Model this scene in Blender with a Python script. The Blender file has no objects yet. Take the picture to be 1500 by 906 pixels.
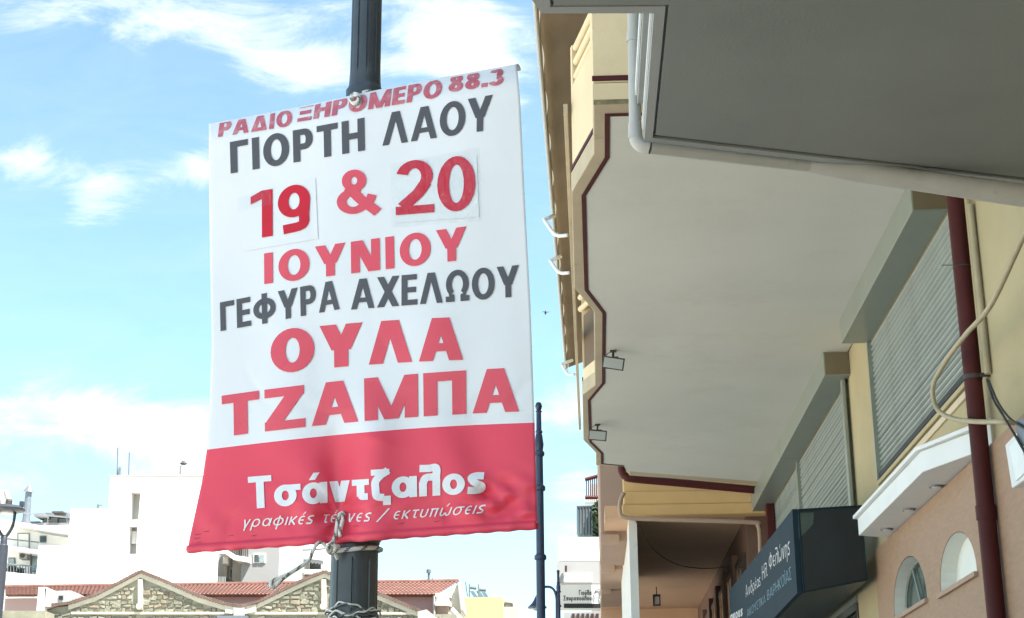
import bpy, bmesh, math, random
from mathutils import Matrix, Vector
sc = bpy.context.scene
col = sc.collection
R = math.radians
rnd = random.Random(7)

# ------------------------------------------------------------------ camera
YAW, PITCH, ROLL, FPX = 2.7, 17.7, -0.36, 2300.0
cam = bpy.data.cameras.new('camera')
cam.sensor_width = 36.0; cam.lens = 36.0 * FPX / 1500.0
cam.clip_end = 4000; cam.clip_start = 0.05
co = bpy.data.objects.new('camera', cam); col.objects.link(co)
CAM = Vector((0, 0, 1.6))
RM = (Matrix.Rotation(R(YAW), 3, 'Z') @ Matrix.Rotation(math.pi/2 + R(PITCH), 3, 'X') @ Matrix.Rotation(R(ROLL), 3, 'Z'))
co.matrix_world = Matrix.Translation(CAM) @ RM.to_4x4()
sc.camera = co

# ------------------------------------------------------------------ light and exposure
SUN_EL, SUN_AZ = 60.0, 125.0       # azimuth clockwise from +Y (street direction): sun behind the camera, to the right
sc.view_settings.view_transform = 'Standard'; sc.view_settings.look = 'None'
sc.view_settings.gamma = 1.0; sc.view_settings.exposure = 2.46
sun = bpy.data.lights.new('sun', 'SUN'); sun.energy = 3.7; sun.angle = R(0.5); sun.color = (1.0, .955, .89)
so = bpy.data.objects.new('sun', sun); col.objects.link(so)
sd = Vector((math.sin(R(SUN_AZ))*math.cos(R(SUN_EL)), math.cos(R(SUN_AZ))*math.cos(R(SUN_EL)), math.sin(R(SUN_EL))))
so.rotation_euler = (-sd).to_track_quat('-Z', 'Y').to_euler(); so.location = (20, -20, 40)

w = bpy.data.worlds.new('World'); sc.world = w; w.use_nodes = True
nt = w.node_tree; N = nt.nodes; L = nt.links
bg = N['Background']; bg.inputs[1].default_value = 0.058
sky = N.new('ShaderNodeTexSky'); sky.sky_type = 'NISHITA'; sky.sun_disc = False
sky.sun_elevation = R(SUN_EL); sky.sun_rotation = R(SUN_AZ); sky.ozone_density = 1.6; sky.dust_density = .3; sky.air_density = 1.0
tc = N.new('ShaderNodeTexCoord')
sep = N.new('ShaderNodeSeparateXYZ'); L.new(tc.outputs['Generated'], sep.inputs[0])
def wm(op, a, b=None, c=None):
    n = N.new('ShaderNodeMath'); n.operation = op
    for i, v in enumerate((a, b, c)):
        if v is None: continue
        if isinstance(v, (int, float)): n.inputs[i].default_value = v
        else: L.new(v, n.inputs[i])
    return n.outputs[0]
# cloud field lives in direction space (azimuth, elevation slope)
yy = wm('MAXIMUM', wm('ABSOLUTE', sep.outputs[1]), .05)
cu = wm('DIVIDE', sep.outputs[0], yy); cv = wm('DIVIDE', sep.outputs[2], yy)
cmb = N.new('ShaderNodeCombineXYZ'); L.new(cu, cmb.inputs[0]); L.new(cv, cmb.inputs[1])
def noise(scale, detail, rough, src, dist=0):
    n = N.new('ShaderNodeTexNoise'); n.inputs['Scale'].default_value = scale; n.inputs['Detail'].default_value = detail
    n.inputs['Roughness'].default_value = rough; n.inputs['Distortion'].default_value = dist
    L.new(src, n.inputs['Vector']); return n.outputs['Fac']
def ddir(px, py):
    d = RM @ Vector(((px-750)/FPX, -(py-453)/FPX, -1)); return d.x/d.y, d.z/d.y
nbig = noise(5.0, 9, .62, cmb.outputs[0], .3)
cmap = N.new('ShaderNodeMapping'); cmap.inputs['Rotation'].default_value = (0, 0, R(28)); cmap.inputs['Scale'].default_value = (.75, 1.9, 1)
L.new(cmb.outputs[0], cmap.inputs[0])
nfine = noise(13.0, 10, .66, cmap.outputs[0], .6)
base = wm('MULTIPLY', wm('SUBTRACT', nbig, .62), 1.7)
blobs = [((60, 10), (170, 80), .75), ((320, 20), (190, 60), .85), ((460, 95), (130, 50), .9), ((640, 30), (120, 110), .95), ((700, 120), (100, 120), .95), ((30, 235), (70, 48), .95),
         ((145, 285), (80, 62), 1.0), ((310, 240), (80, 48), 1.0), ((130, 620), (260, 52), 1.0), ((300, 670), (150, 80), .9),
         ((10, 712), (90, 32), .7), ((825, 600), (80, 50), .95), ((840, 710), (60, 34), .9), ((830, 780), (60, 34), .7), ((700, 250), (60, 60), .5)]
acc = base
for (bx, by), (sx, sy), amp in blobs:
    u0, v0 = ddir(bx, by)
    du = wm('MULTIPLY', wm('SUBTRACT', cu, u0), FPX/sx); dv = wm('MULTIPLY', wm('SUBTRACT', cv, v0), FPX/sy/1.08)
    r2 = wm('ADD', wm('MULTIPLY', du, du), wm('MULTIPLY', dv, dv))
    acc = wm('ADD', acc, wm('MULTIPLY', wm('EXPONENT', wm('MULTIPLY', r2, -1.1)), amp))
dens = wm('ADD', acc, wm('MULTIPLY', wm('SUBTRACT', nfine, .52), 2.6))
mr = N.new('ShaderNodeMapRange'); mr.interpolation_type = 'SMOOTHSTEP'; mr.inputs['From Min'].default_value = .10; mr.inputs['From Max'].default_value = 1.05
L.new(dens, mr.inputs['Value'])
veil = wm('MULTIPLY', wm('ADD', wm('MULTIPLY', nfine, .25), .0), 1.0)
fac = wm('ADD', wm('MULTIPLY', mr.outputs[0], .80), veil)
mx = N.new('ShaderNodeMix'); mx.data_type = 'RGBA'
L.new(fac, mx.inputs['Factor']); tint = N.new('ShaderNodeMix'); tint.data_type = 'RGBA'; tint.blend_type = 'MULTIPLY'; tint.inputs['Factor'].default_value = 1
L.new(sky.outputs[0], tint.inputs['A']); tint.inputs['B'].default_value = (.84, 1.03, .95, 1)
L.new(tint.outputs['Result'], mx.inputs['A']); mx.inputs['B'].default_value = (3.9, 4.2, 4.25, 1)
L.new(mx.outputs['Result'], bg.inputs[0])

# ------------------------------------------------------------------ helpers
def ray(x, y): return RM @ Vector(((x-750)/FPX, -(y-453)/FPX, -1))
def onX(x, y, X): d = ray(x, y); return CAM + d*((X-CAM.x)/d.x)
def onY(x, y, Y): d = ray(x, y); return CAM + d*((Y-CAM.y)/d.y)
def onZ(x, y, Z): d = ray(x, y); return CAM + d*((Z-CAM.z)/d.z)
def proj(P):
    q = RM.transposed() @ (Vector(P)-CAM); return (750+FPX*q.x/-q.z, 453-FPX*q.y/-q.z, -q.z)

class MB:
    def __init__(s): s.v = []; s.f = []; s.m = []; s.mi = 0
    def face(s, idx): s.f.append(idx); s.m.append(s.mi)
    def poly(s, pts):
        b = len(s.v); s.v += [tuple(p) for p in pts]; s.face(tuple(range(b, b+len(pts)))); return s
    def prism(s, pts, vec):
        pts = [Vector(p) for p in pts]; vec = Vector(vec); n = len(pts); b = len(s.v)
        nrm = Vector((0, 0, 0))
        for i in range(n): nrm += pts[i].cross(pts[(i+1) % n])
        if nrm.dot(vec) > 0: pts = pts[::-1]
        s.v += [tuple(p) for p in pts] + [tuple(p+vec) for p in pts]
        s.face(tuple(range(b, b+n))); s.face(tuple(range(b+2*n-1, b+n-1, -1)))
        for i in range(n):
            j = (i+1) % n; s.face((b+j, b+i, b+n+i, b+n+j))
        return s
    def box(s, x0, x1, y0, y1, z0, z1):
        return s.prism([(x0, y0, z0), (x1, y0, z0), (x1, y1, z0), (x0, y1, z0)], (0, 0, z1-z0))
    def tube(s, path, r, n=10, cap=True, rf=None):
        path = [Vector(p) for p in path]; b = len(s.v); T = []
        for i in range(len(path)):
            a = path[max(0, i-1)]; c = path[min(len(path)-1, i+1)]; T.append((c-a).normalized())
        up = Vector((0, 0, 1)) if abs(T[0].z) < .9 else Vector((1, 0, 0))
        nr = T[0].cross(up).normalized()
        for i, p in enumerate(path):
            nr = (nr - T[i]*nr.dot(T[i])).normalized(); bn = T[i].cross(nr)
            rr = rf[i] if rf else r
            for k in range(n):
                a = 2*math.pi*k/n; s.v.append(tuple(p + nr*math.cos(a)*rr + bn*math.sin(a)*rr))
        for i in range(len(path)-1):
            for k in range(n):
                k2 = (k+1) % n
                s.face((b+i*n+k, b+i*n+k2, b+(i+1)*n+k2, b+(i+1)*n+k))
        if cap:
            s.face(tuple(b+k for k in range(n))[::-1]); s.face(tuple(b+(len(path)-1)*n+k for k in range(n)))
        return s
    def lathe(s, prof, cx, cy, n=24, mod=None):
        b = len(s.v)
        for (r, z) in prof:
            for k in range(n):
                a = 2*math.pi*k/n; rr = r*(mod(a, z) if mod else 1)
                s.v.append((cx+math.cos(a)*rr, cy+math.sin(a)*rr, z))
        for i in range(len(prof)-1):
            for k in range(n):
                k2 = (k+1) % n
                s.face((b+i*n+k, b+i*n+k2, b+(i+1)*n+k2, b+(i+1)*n+k))
        s.face(tuple(b+k for k in range(n))[::-1]); s.face(tuple(b+(len(prof)-1)*n+k for k in range(n)))
        return s
    def build(s, name, mats, parent=None, smooth=False, bevel=0, autos=None):
        me = bpy.data.meshes.new(name); me.from_pydata(s.v, [], s.f)
        if not isinstance(mats, (list, tuple)): mats = [mats]
        for m_ in mats: me.materials.append(m_)
        me.polygons.foreach_set('material_index', s.m)
        if smooth: me.polygons.foreach_set('use_smooth', [True]*len(me.polygons))
        me.update()
        if smooth and autos: me.set_sharp_from_angle(angle=R(autos))
        o = bpy.data.objects.new(name, me); link(o, parent)
        if bevel:
            bv = o.modifiers.new('bevel', 'BEVEL'); bv.width = bevel; bv.segments = 2; bv.limit_method = 'ANGLE'
        return o
def link(o, parent=None):
    col.objects.link(o)
    if parent is not None:
        o.parent = parent
        if parent.type == 'EMPTY': o.location = -parent.location     # parts are modelled in world coordinates
def thing(name, label, cat, loc, group=None):
    o = bpy.data.objects.new(name, None); col.objects.link(o); o.location = loc; o.empty_display_size = .2
    o['label'] = label; o['category'] = cat
    if group: o['group'] = group
    return o
def tag(o, label, cat, group=None):
    o['label'] = label; o['category'] = cat
    if group: o['group'] = group
    return o
def struct(o): o['kind'] = 'structure'; return o
def dup(root, loc, label=None):
    r = root.copy(); col.objects.link(r); r.location = loc
    if label: r['label'] = label
    for ch in list(root.children):
        c = ch.copy(); col.objects.link(c); c.parent = r
        for g in list(ch.children):
            d = g.copy(); col.objects.link(d); d.parent = c
    return r
def pY(pts, Y): return [onY(x, y, Y) for x, y in pts]
def pX(pts, X): return [onX(x, y, X) for x, y in pts]
def pZ(pts, Z): return [onZ(x, y, Z) for x, y in pts]
def rectY(x0, y0, x1, y1, Y, depth, mb=None):
    mb = mb or MB(); return mb.prism(pY([(x0, y0), (x1, y0), (x1, y1), (x0, y1)], Y), (0, depth, 0))
def holes_plate(outer, holes, vec):
    """plate with openings; outer and holes are coplanar 3D loops, vec the thickness"""
    bm = bmesh.new(); vec = Vector(vec); loops = []
    for lp in [outer]+holes:
        vs = [bm.verts.new(p) for p in lp]; es = [bm.edges.new((vs[i], vs[(i+1) % len(vs)])) for i in range(len(vs))]; loops.append((vs, es))
    es = [e for l in loops for e in l[1]]
    bmesh.ops.triangle_fill(bm, use_beauty=True, use_dissolve=False, edges=es)
    mb = MB(); bm.verts.index_update(); V = [v.co.copy() for v in bm.verts]
    mb.v = [tuple(v) for v in V] + [tuple(v+vec) for v in V]; n = len(V)
    for f in bm.faces:
        idx = [v.index for v in f.verts]
        if f.normal.dot(vec) > 0: idx = idx[::-1]
        mb.face(tuple(idx)); mb.face(tuple(i+n for i in idx[::-1]))
    for vs, _ in loops:
        ii = [v.index for v in vs]
        for k in range(len(ii)):
            a, b = ii[k], ii[(k+1) % len(ii)]; mb.face((a, b, b+n, a+n))
    bm.free(); return mb
def arc(c, r, a0, a1, n, ax=(1, 0, 0), ay=(0, 0, 1)):
    ax = Vector(ax); ay = Vector(ay); c = Vector(c)
    return [c + ax*r*math.cos(R(a0+(a1-a0)*i/n)) + ay*r*math.sin(R(a0+(a1-a0)*i/n)) for i in range(n+1)]
def smoothpath(pts, k=6):
    P = [Vector(p) for p in pts]; P = [P[0]*2-P[1]] + P + [P[-1]*2-P[-2]]; out = []
    for i in range(1, len(P)-2):
        for j in range(k):
            t = j/k; a, b, c, d = P[i-1:i+3]
            out.append(.5*((2*b)+(c-a)*t+(2*a-5*b+4*c-d)*t*t+(3*b-a-3*c+d)*t**3))
    out.append(P[-2]); return out

# ------------------------------------------------------------------ materials
MATS = {}
def mat(name, c, rough=.7, var=.12, scale=3.0, bump=.1, bscale=60, metal=0, spec=.4, dirt=None, stretch=None, trans=0, rand=0, alpha=None):
    m = bpy.data.materials.new(name); m.use_nodes = True; t = m.node_tree; n = t.nodes; l = t.links
    p = n['Principled BSDF']; p.inputs['Roughness'].default_value = rough; p.inputs['Metallic'].default_value = metal
    p.inputs['Specular IOR Level'].default_value = spec
    tcn = n.new('ShaderNodeTexCoord'); src = tcn.outputs['Object']
    if stretch:
        mp = n.new('ShaderNodeMapping'); mp.inputs['Scale'].default_value = stretch; l.new(src, mp.inputs[0]); src = mp.outputs[0]
    a = n.new('ShaderNodeTexNoise'); a.inputs['Scale'].default_value = scale; a.inputs['Detail'].default_value = 8; a.inputs['Roughness'].default_value = .6
    l.new(src, a.inputs['Vector'])
    rp = n.new('ShaderNodeValToRGB'); l.new(a.outputs['Fac'], rp.inputs[0])
    rp.color_ramp.elements[0].position = .3; rp.color_ramp.elements[1].position = .72
    rp.color_ramp.elements[0].color = tuple(x*(1-var) for x in c[:3])+(1,); rp.color_ramp.elements[1].color = tuple(min(1, x*(1+var*.6)) for x in c[:3])+(1,)
    out = rp.outputs[0]
    if dirt:
        dcol, dsc, lo, hi = dirt
        b = n.new('ShaderNodeTexNoise'); b.inputs['Scale'].default_value = dsc; b.inputs['Detail'].default_value = 10; b.inputs['Roughness'].default_value = .7
        l.new(src, b.inputs['Vector'])
        r2 = n.new('ShaderNodeMapRange'); r2.inputs['From Min'].default_value = lo; r2.inputs['From Max'].default_value = hi; l.new(b.outputs['Fac'], r2.inputs['Value'])
        mixn = n.new('ShaderNodeMix'); mixn.data_type = 'RGBA'; l.new(r2.outputs[0], mixn.inputs['Factor']); l.new(out, mixn.inputs['A']); mixn.inputs['B'].default_value = tuple(dcol)+(1,)
        out = mixn.outputs['Result']
    if rand:
        oi = n.new('ShaderNodeObjectInfo'); hs = n.new('ShaderNodeHueSaturation'); mm = n.new('ShaderNodeMapRange')
        mm.inputs['To Min'].default_value = 1-rand; mm.inputs['To Max'].default_value = 1+rand
        l.new(oi.outputs['Random'], mm.inputs['Value']); l.new(mm.outputs[0], hs.inputs['Value']); l.new(out, hs.inputs['Color']); out = hs.outputs[0]
    l.new(out, p.inputs['Base Color'])
    if bump:
        b2 = n.new('ShaderNodeTexNoise'); b2.inputs['Scale'].default_value = bscale; b2.inputs['Detail'].default_value = 5; l.new(src, b2.inputs['Vector'])
        bn = n.new('ShaderNodeBump'); bn.inputs['Strength'].default_value = bump; bn.inputs['Distance'].default_value = .01
        l.new(b2.outputs['Fac'], bn.inputs['Height']); l.new(bn.outputs[0], p.inputs['Normal'])
    if trans: p.inputs['Transmission Weight'].default_value = trans
    if alpha is not None: p.inputs['Alpha'].default_value = alpha
    MATS[name] = m; return m
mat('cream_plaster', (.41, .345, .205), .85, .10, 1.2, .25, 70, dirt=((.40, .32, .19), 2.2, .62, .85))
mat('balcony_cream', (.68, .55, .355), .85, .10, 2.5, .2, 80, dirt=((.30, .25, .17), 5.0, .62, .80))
mat('slab_border', (.44, .37, .26), .85, .12, 2.5, .2, 80, dirt=((.22, .19, .13), 6.0, .6, .8))
mat('ochre_beam', (.64, .41, .18), .85, .08, 1.5, .15, 50)
mat('drip_moss', (.20, .165, .095), .95, .45, 9, .4, 50, dirt=((.40, .33, .20), 12, .5, .7))
mat('lamp_grey', (.034, .040, .052), .4, .15, 4, .05, spec=.5)
mat('soffit_grey', (.57, .575, .525), .9, .07, .7, .18, 55, dirt=((.49, .485, .43), 1.3, .55, .85))
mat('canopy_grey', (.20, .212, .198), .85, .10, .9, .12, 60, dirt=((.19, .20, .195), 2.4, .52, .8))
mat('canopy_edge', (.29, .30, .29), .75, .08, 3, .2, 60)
mat('maroon_paint', (.068, .013, .012), .6, .15, 8, .08, 40, spec=.22)
mat('pvc_grey', (.44, .43, .40), .45, .08, 6, .05, 30, dirt=((.22, .23, .22), 9, .6, .8))
mat('white_pvc', (.78, .80, .80), .4, .05, 5, .03, 30)
mat('shutter_slat', (.23, .265, .245), .5, .10, 3, .05, 40, metal=.0, spec=.5, rand=.07, dirt=((.15, .16, .14), 4, .55, .8))
mat('shutter_metal', (.27, .30, .26), .35, .08, 3, .04, 40, metal=.25)
mat('shutter_box_end', (.17, .14, .09), .5, .1, 3, .05, 40)
mat('black_rubber', (.012, .013, .014), .6, .1, 10, .05)
mat('white_marble', (.72, .73, .72), .5, .06, 3, .06, 30, dirt=((.5, .5, .47), 5, .62, .85))
mat('tan_cladding', (.345, .215, .135), .6, .16, 5, .15, 60, stretch=(1, 1.3, 9), dirt=((.34, .19, .12), 9, .5, .8))
mat('niche_white', (.74, .75, .70), .8, .05, 2, .1)
mat('niche_glass', (.07, .10, .09), .1, .3, 2, 0, spec=.6)
mat('brown_screen', (.15, .105, .065), .8, .1, 2, .1)
mat('painted_shade', (.11, .11, .095), .95, .3, 5, .2)  # shadow tone for the strip at the canopy's far edge
mat('dark_glass', (.03, .04, .04), .08, .1, 1, 0, spec=.8)
mat('pale_glass', (.26, .32, .31), .12, .25, 1.5, 0, spec=.8)
mat('sign_navy', (.014, .030, .044), .7, .10, 2, .04, spec=.12)
mat('sign_mesh', (.012, .017, .019), .35, .2, 3, .05, 300)
mat('sign_under', (.07, .08, .075), .5, .15, 2, .05)
mat('sign_white', (.58, .60, .60), .5, .03, 5, 0)
mat('sign_blue', (.14, .30, .38), .5, .03, 5, 0)
mat('banner_white', (.80, .80, .83), .55, .025, 4, .05, 200, spec=.35, dirt=((.66, .655, .66), 7, .63, .90))
mat('banner_red', (.80, .066, .115), .5, .05, 4, .05, 200, spec=.35)
mat('print_red', (.74, .085, .125), .5, .05, 5, .03, 200)
mat('print_faded', (.60, .13, .17), .55, .25, 14, .03, 200, dirt=((.66, .40, .42), 26, .5, .75))
mat('print_crimson', (.60, .008, .024), .35, .06, 5, .02)
mat('print_grey', (.088, .084, .095), .5, .06, 5, .03, 200)
mat('pole_paint', (.056, .066, .078), .38, .22, 6, .08, 90, spec=.55, dirt=((.085, .10, .11), 14, .55, .8))
mat('pole_blue', (.028, .042, .085), .35, .15, 6, .05, 60, spec=.5)
mat('rope_white', (.80, .78, .72), .9, .15, 60, .3, 300)
mat('rope_dark', (.22, .19, .15), .9, .2, 60, .3, 300)
mat('cable_beige', (.40, .34, .22), .55, .12, 9, .05)
mat('cable_dark', (.05, .045, .04), .6, .1, 9, .05)
mat('white_wall', (.80, .79, .76), .85, .05, .25, .2, 8, dirt=((.74, .73, .69), .5, .6, .9))
mat('grey_wall', (.25, .25, .245), .85, .07, .4, .2, 8)
mat('pale_wall', (.30, .30, .295), .85, .07, .4, .2, 8, dirt=((.45, .45, .44), 1.2, .6, .9))
mat('shed_grey', (.17, .17, .165), .8, .3, 1.5, .3, 10)
mat('slot_grey', (.36, .35, .32), .85, .1, .6, .2, 8)
mat('pink_wall', (.36, .25, .23), .85, .08, .5, .2, 8)
mat('yellow_wall', (.52, .47, .20), .85, .04, .4, .2, 8)
mat('stone', (.20, .195, .145), .9, .30, 2.5, .7, 14, dirt=((.20, .19, .13), 3, .55, .75), rand=.28)
mat('stone_warm', (.215, .18, .13), .9, .30, 2.5, .7, 14, dirt=((.20, .18, .13), 3, .55, .75), rand=.28)
mat('stone_pale', (.25, .24, .185), .9, .25, 2.5, .7, 14, rand=.28)
mat('mortar', (.235, .225, .175), .95, .2, 3, .6, 20)
mat('coping', (.47, .445, .36), .9, .14, 1.6, .5, 12, dirt=((.30, .28, .21), 3, .58, .8))
mat('roof_tile', (.15, .068, .05), .85, .35, 2.2, .4, 12, dirt=((.13, .08, .065), 2.5, .5, .8))
mat('verge_tile', (.13, .085, .07), .85, .35, 3, .5, 12)
mat('terracotta', (.56, .36, .23), .85, .08, 1.2, .2, 40)
mat('bay_brown', (.34, .235, .175), .85, .08, 1.2, .2, 40)
mat('terracotta_pale', (.40, .28, .205), .85, .10, 1.2, .2, 40, dirt=((.38, .25, .18), 3, .6, .85))
mat('facade_cream', (.60, .50, .36), .85, .1, 1.2, .2, 30)
mat('panel_white', (.66, .65, .61), .85, .1, 1.5, .3, 30, dirt=((.46, .45, .41), 2.5, .58, .8))
mat('window_brown', (.055, .03, .022), .5, .2, 3, .1)
mat('porch_wall', (.15, .085, .06), .8, .15, 1.5, .2, 30)
mat('awning_cloth', (.40, .30, .20), .85, .12, 2, .15, 90)
mat('awning_cream', (.42, .36, .26), .8, .12, 3, .15, 90)
mat('grey_metal', (.15, .165, .185), .4, .15, 4, .05, metal=.3)
mat('lamp_lens', (.36, .38, .36), .25, .05, 4, 0)
mat('tank_green', (.20, .27, .24), .7, .2, 1.5, .3, 20)
mat('asphalt', (.36, .35, .32), .9, .2, 8, .4, 90)
mat('pavement', (.56, .53, .46), .9, .12, 2, .3, 50)
mat('foliage', (.035, .06, .028), .8, .4, 8, 0)
mat('sign_black', (.015, .015, .015), .5, .1, 4, 0)
mat('solar_panel', (.10, .14, .18), .15, .2, 3, 0, spec=.7)
mat('bird_dark', (.03, .03, .03), .8)
M = MATS
tp = bpy.data.materials.new('clear_tape'); tp.use_nodes = True
t_ = tp.node_tree; n_ = t_.nodes; n_.remove(n_['Principled BSDF'])
tr = n_.new('ShaderNodeBsdfTransparent'); tr.inputs[0].default_value = (.99, .995, .99, 1); gl = n_.new('ShaderNodeBsdfGlossy'); gl.inputs['Roughness'].default_value = .12
tx = n_.new('ShaderNodeTexCoord'); nz = n_.new('ShaderNodeTexNoise'); nz.inputs['Scale'].default_value = 13; nz.inputs['Detail'].default_value = 3
mpp = n_.new('ShaderNodeMapping'); mpp.inputs['Scale'].default_value = (3, 3, .8); t_.links.new(tx.outputs['Object'], mpp.inputs[0]); t_.links.new(mpp.outputs[0], nz.inputs[0])
bp = n_.new('ShaderNodeBump'); bp.inputs['Strength'].default_value = 1; bp.inputs['Distance'].default_value = .03
t_.links.new(nz.outputs['Fac'], bp.inputs['Height']); t_.links.new(bp.outputs[0], gl.inputs['Normal'])
ms = n_.new('ShaderNodeMixShader'); ms.inputs[0].default_value = .055
t_.links.new(tr.outputs[0], ms.inputs[1]); t_.links.new(gl.outputs[0], ms.inputs[2]); t_.links.new(ms.outputs[0], n_['Material Output'].inputs[0])
M['clear_tape'] = tp

# ------------------------------------------------------------------ ground and street (structure)
struct(MB().prism([(-600, -600, -.02), (600, -600, -.02), (600, 900, -.02), (-600, 900, -.02)], (0, 0, -.5)).build('ground', M['pavement']))
struct(MB().prism([(-9, -60, -.016), (-1.6, -60, -.016), (-1.6, 46, -.016), (-9, 46, -.016)], (0, 0, .02)).build('road', M['asphalt']))
struct(MB().box(-1.6, 2.9, -60, 46, -.018, .12).build('pavement', M['pavement'], bevel=.01))
struct(MB().box(-1.72, -1.603, -60, 46, -.018, .125).build('kerb', M['coping'], bevel=.01))
struct(MB().box(-14, -9.002, -60, 46, -.018, .12).build('far_pavement', M['pavement']))

# ------------------------------------------------------------------ apartment building on the right
W = 2.68
bA = thing('apartment_building', 'cream apartment building with grey soffit, maroon-trimmed zigzag balcony and roller shutters', 'building', (W, 15, 0))
ZB, ZS = 5.75, 6.0            # underside of shutter boxes, balcony soffit
ya0, ya1 = 8.0, 22.35
def yz(px, py, X=W): p = onX(px, py, X); return p.y, p.z
s1a, s1b = 10.6, yz(1274, 502)[0]
s1z = 4.45
s2a = yz(1240, 557)[0]; s2b = yz(1120, 742)[0]; s2m = yz(1169, 660)[0]; s2z = 4.15
# arch niches
def arch_loop(l, a, r, X, n=16):
    yl, zl = yz(l[0], l[1]); yr, zr = yz(r[0], r[1]); yt, zt = yz(a[0], a[1])
    zb = (zl+zr)/2; cy = (yl+yr)/2; hw = (yl-yr)/2; h = zt-zb
    return [(X, yl, zb-.0)] + [(X, cy+hw*math.cos(math.pi*i/n), zb+h*math.sin(math.pi*i/n)**.85) for i in range(1, n)] + [(X, yr, zb)], (yl, yr, zb, h)
AR = [((1316, 904), (1342, 810), (1365.5, 884)), ((1385, 870), (1413, 775), (1439.5, 842))]
cl_y1 = yz(1285, 797)[0]; cl_z1 = 3.86
arches = [arch_loop(*a, W) for a in AR]
def rl(y0, y1, z0, z1, X=W): return [(X, y0, z0), (X, y1, z0), (X, y1, z1), (X, y0, z1)]
dy0 = yz(1257, 880)[0]; doorh = rl(dy0, 21.2, .12, 3.62)
holes = [rl(s1a, s1b, s1z, ZB+.1), rl(s2a, s2b, s2z, ZB+.1)]
low = [[(W, y, z) for _, y, z in a[0]] for a in arches]
def rect_wall(x0, x1, Y0, Y1, Z0, Z1, rects):
    ys = sorted({Y0, Y1}|{v for r in rects for v in r[:2]}); mb = MB()
    for a, b in zip(ys, ys[1:]):
        cut = sorted((r[2], r[3]) for r in rects if r[0] < (a+b)/2 < r[1]); z = Z0
        for c0, c1 in cut:
            if c0 > z: mb.box(x0, x1, a, b, z, c0)
            z = max(z, c1)
        if z < Z1: mb.box(x0, x1, a, b, z, Z1)
    return mb
mid_w = .32
yA0 = min(a[1][1] for a in arches)-.05; yA1 = max(a[1][0] for a in arches)+.05; zA0 = min(a[1][2] for a in arches)-.03; zA1 = max(a[1][2]+a[1][3] for a in arches)+.05
rects = [(s1a, s1b, s1z, ZB+.0), (s2a, s2b, s2z, ZB+.0), (yA0, yA1, zA0, zA1), (dy0, 21.2, .12, 3.62)]
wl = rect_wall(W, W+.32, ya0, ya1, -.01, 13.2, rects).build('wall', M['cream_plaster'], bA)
MB().box(W+.32, 12, -12, ya1, 0, 13.2).build('building_core', M['cream_plaster'], bA)  # unseen body of the building, height set to keep sun off the banner
MB().box(W+.12, W+.316, dy0+.02, 21.1, .13, 3.6).build('shop_window', M['dark_glass'], bA)
MB().box(W-.02, W+.1, dy0+.01, 21.19, 3.56, 3.618).build('shop_lintel', M['shutter_metal'], bA)
for k in range(5):
    MB().box(W-.01, W+.06, dy0+.01+k*1.4, dy0+.07+k*1.4, .12, 3.55).build('window_frame', M['window_brown'], bA)
# tan cladding with arched openings
xc = W-.035
clo = [[(xc, y, z) for _, y, z in a[0]] for a in arches]
cl = holes_plate([(xc, 7.2, .13), (xc, cl_y1, .13), (xc, cl_y1, cl_z1), (xc, 7.2, cl_z1)], clo, (.033, 0, 0)).build('stone_cladding', M['tan_cladding'], bA)
for i, (lp, (yl, yr, zb, h)) in enumerate(arches):
    g = MB()
    base = [(W+.315, y, z) for _, y, z in lp]; inner = [(W+.0, y, z) for _, y, z in lp]
    # reveal lining
    D = .095
    n = len(lp)
    for k in range(n-1):
        a, b = lp[k], lp[k+1]
        g.poly([(xc-.002, a[1], a[2]), (xc-.002, b[1], b[2]), (W+D, b[1], b[2]), (W+D, a[1], a[2])])
    cyy = (yl+yr)/2
    rv = MB(); 
    for k in range(n-1):
        a, b = lp[k], lp[k+1]
        sa = ((a[1]-cyy)*.985+cyy, (a[2]-zb)*.985+zb); sb = ((b[1]-cyy)*.985+cyy, (b[2]-zb)*.985+zb)
        rv.poly([(xc+.002, sa[0], sa[1]), (W+D, sa[0], sa[1]), (W+D, sb[0], sb[1]), (xc+.002, sb[0], sb[1])])
    ni = rv.build('arch_reveal', M['niche_white'], bA)
    pane = [(W+D-.01, y, z) for _, y, z in lp]
    MB().prism(pane, (.04, 0, 0)).build('arch_window', M['niche_glass'] if i == 0 else M['niche_white'], ni)
    if i == 0:
        f = MB()
        ring = [Vector((W+D-.03, (y-cyy)*.93+cyy, (z-zb)*.93+zb)) for _, y, z in lp]
        f.tube(ring, .012, 6); f.tube([(W+D-.03, cyy-.02, zb+.02), (W+D-.03, cyy-.02+.26, zb+h*.86)], .012, 6); f.tube([(W+D-.03, yl-.1, zb+h*.1), (W+D-.03, yr+.25, zb+h*.12)], .010, 6)
        f.build('window_frame', M['shutter_metal'], ni)
    MB().box(xc-.03, W+D-.02, yr-.03, yl+.03, zb-.025, zb+.008).build('sill', M['terracotta_pale'], ni)
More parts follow.
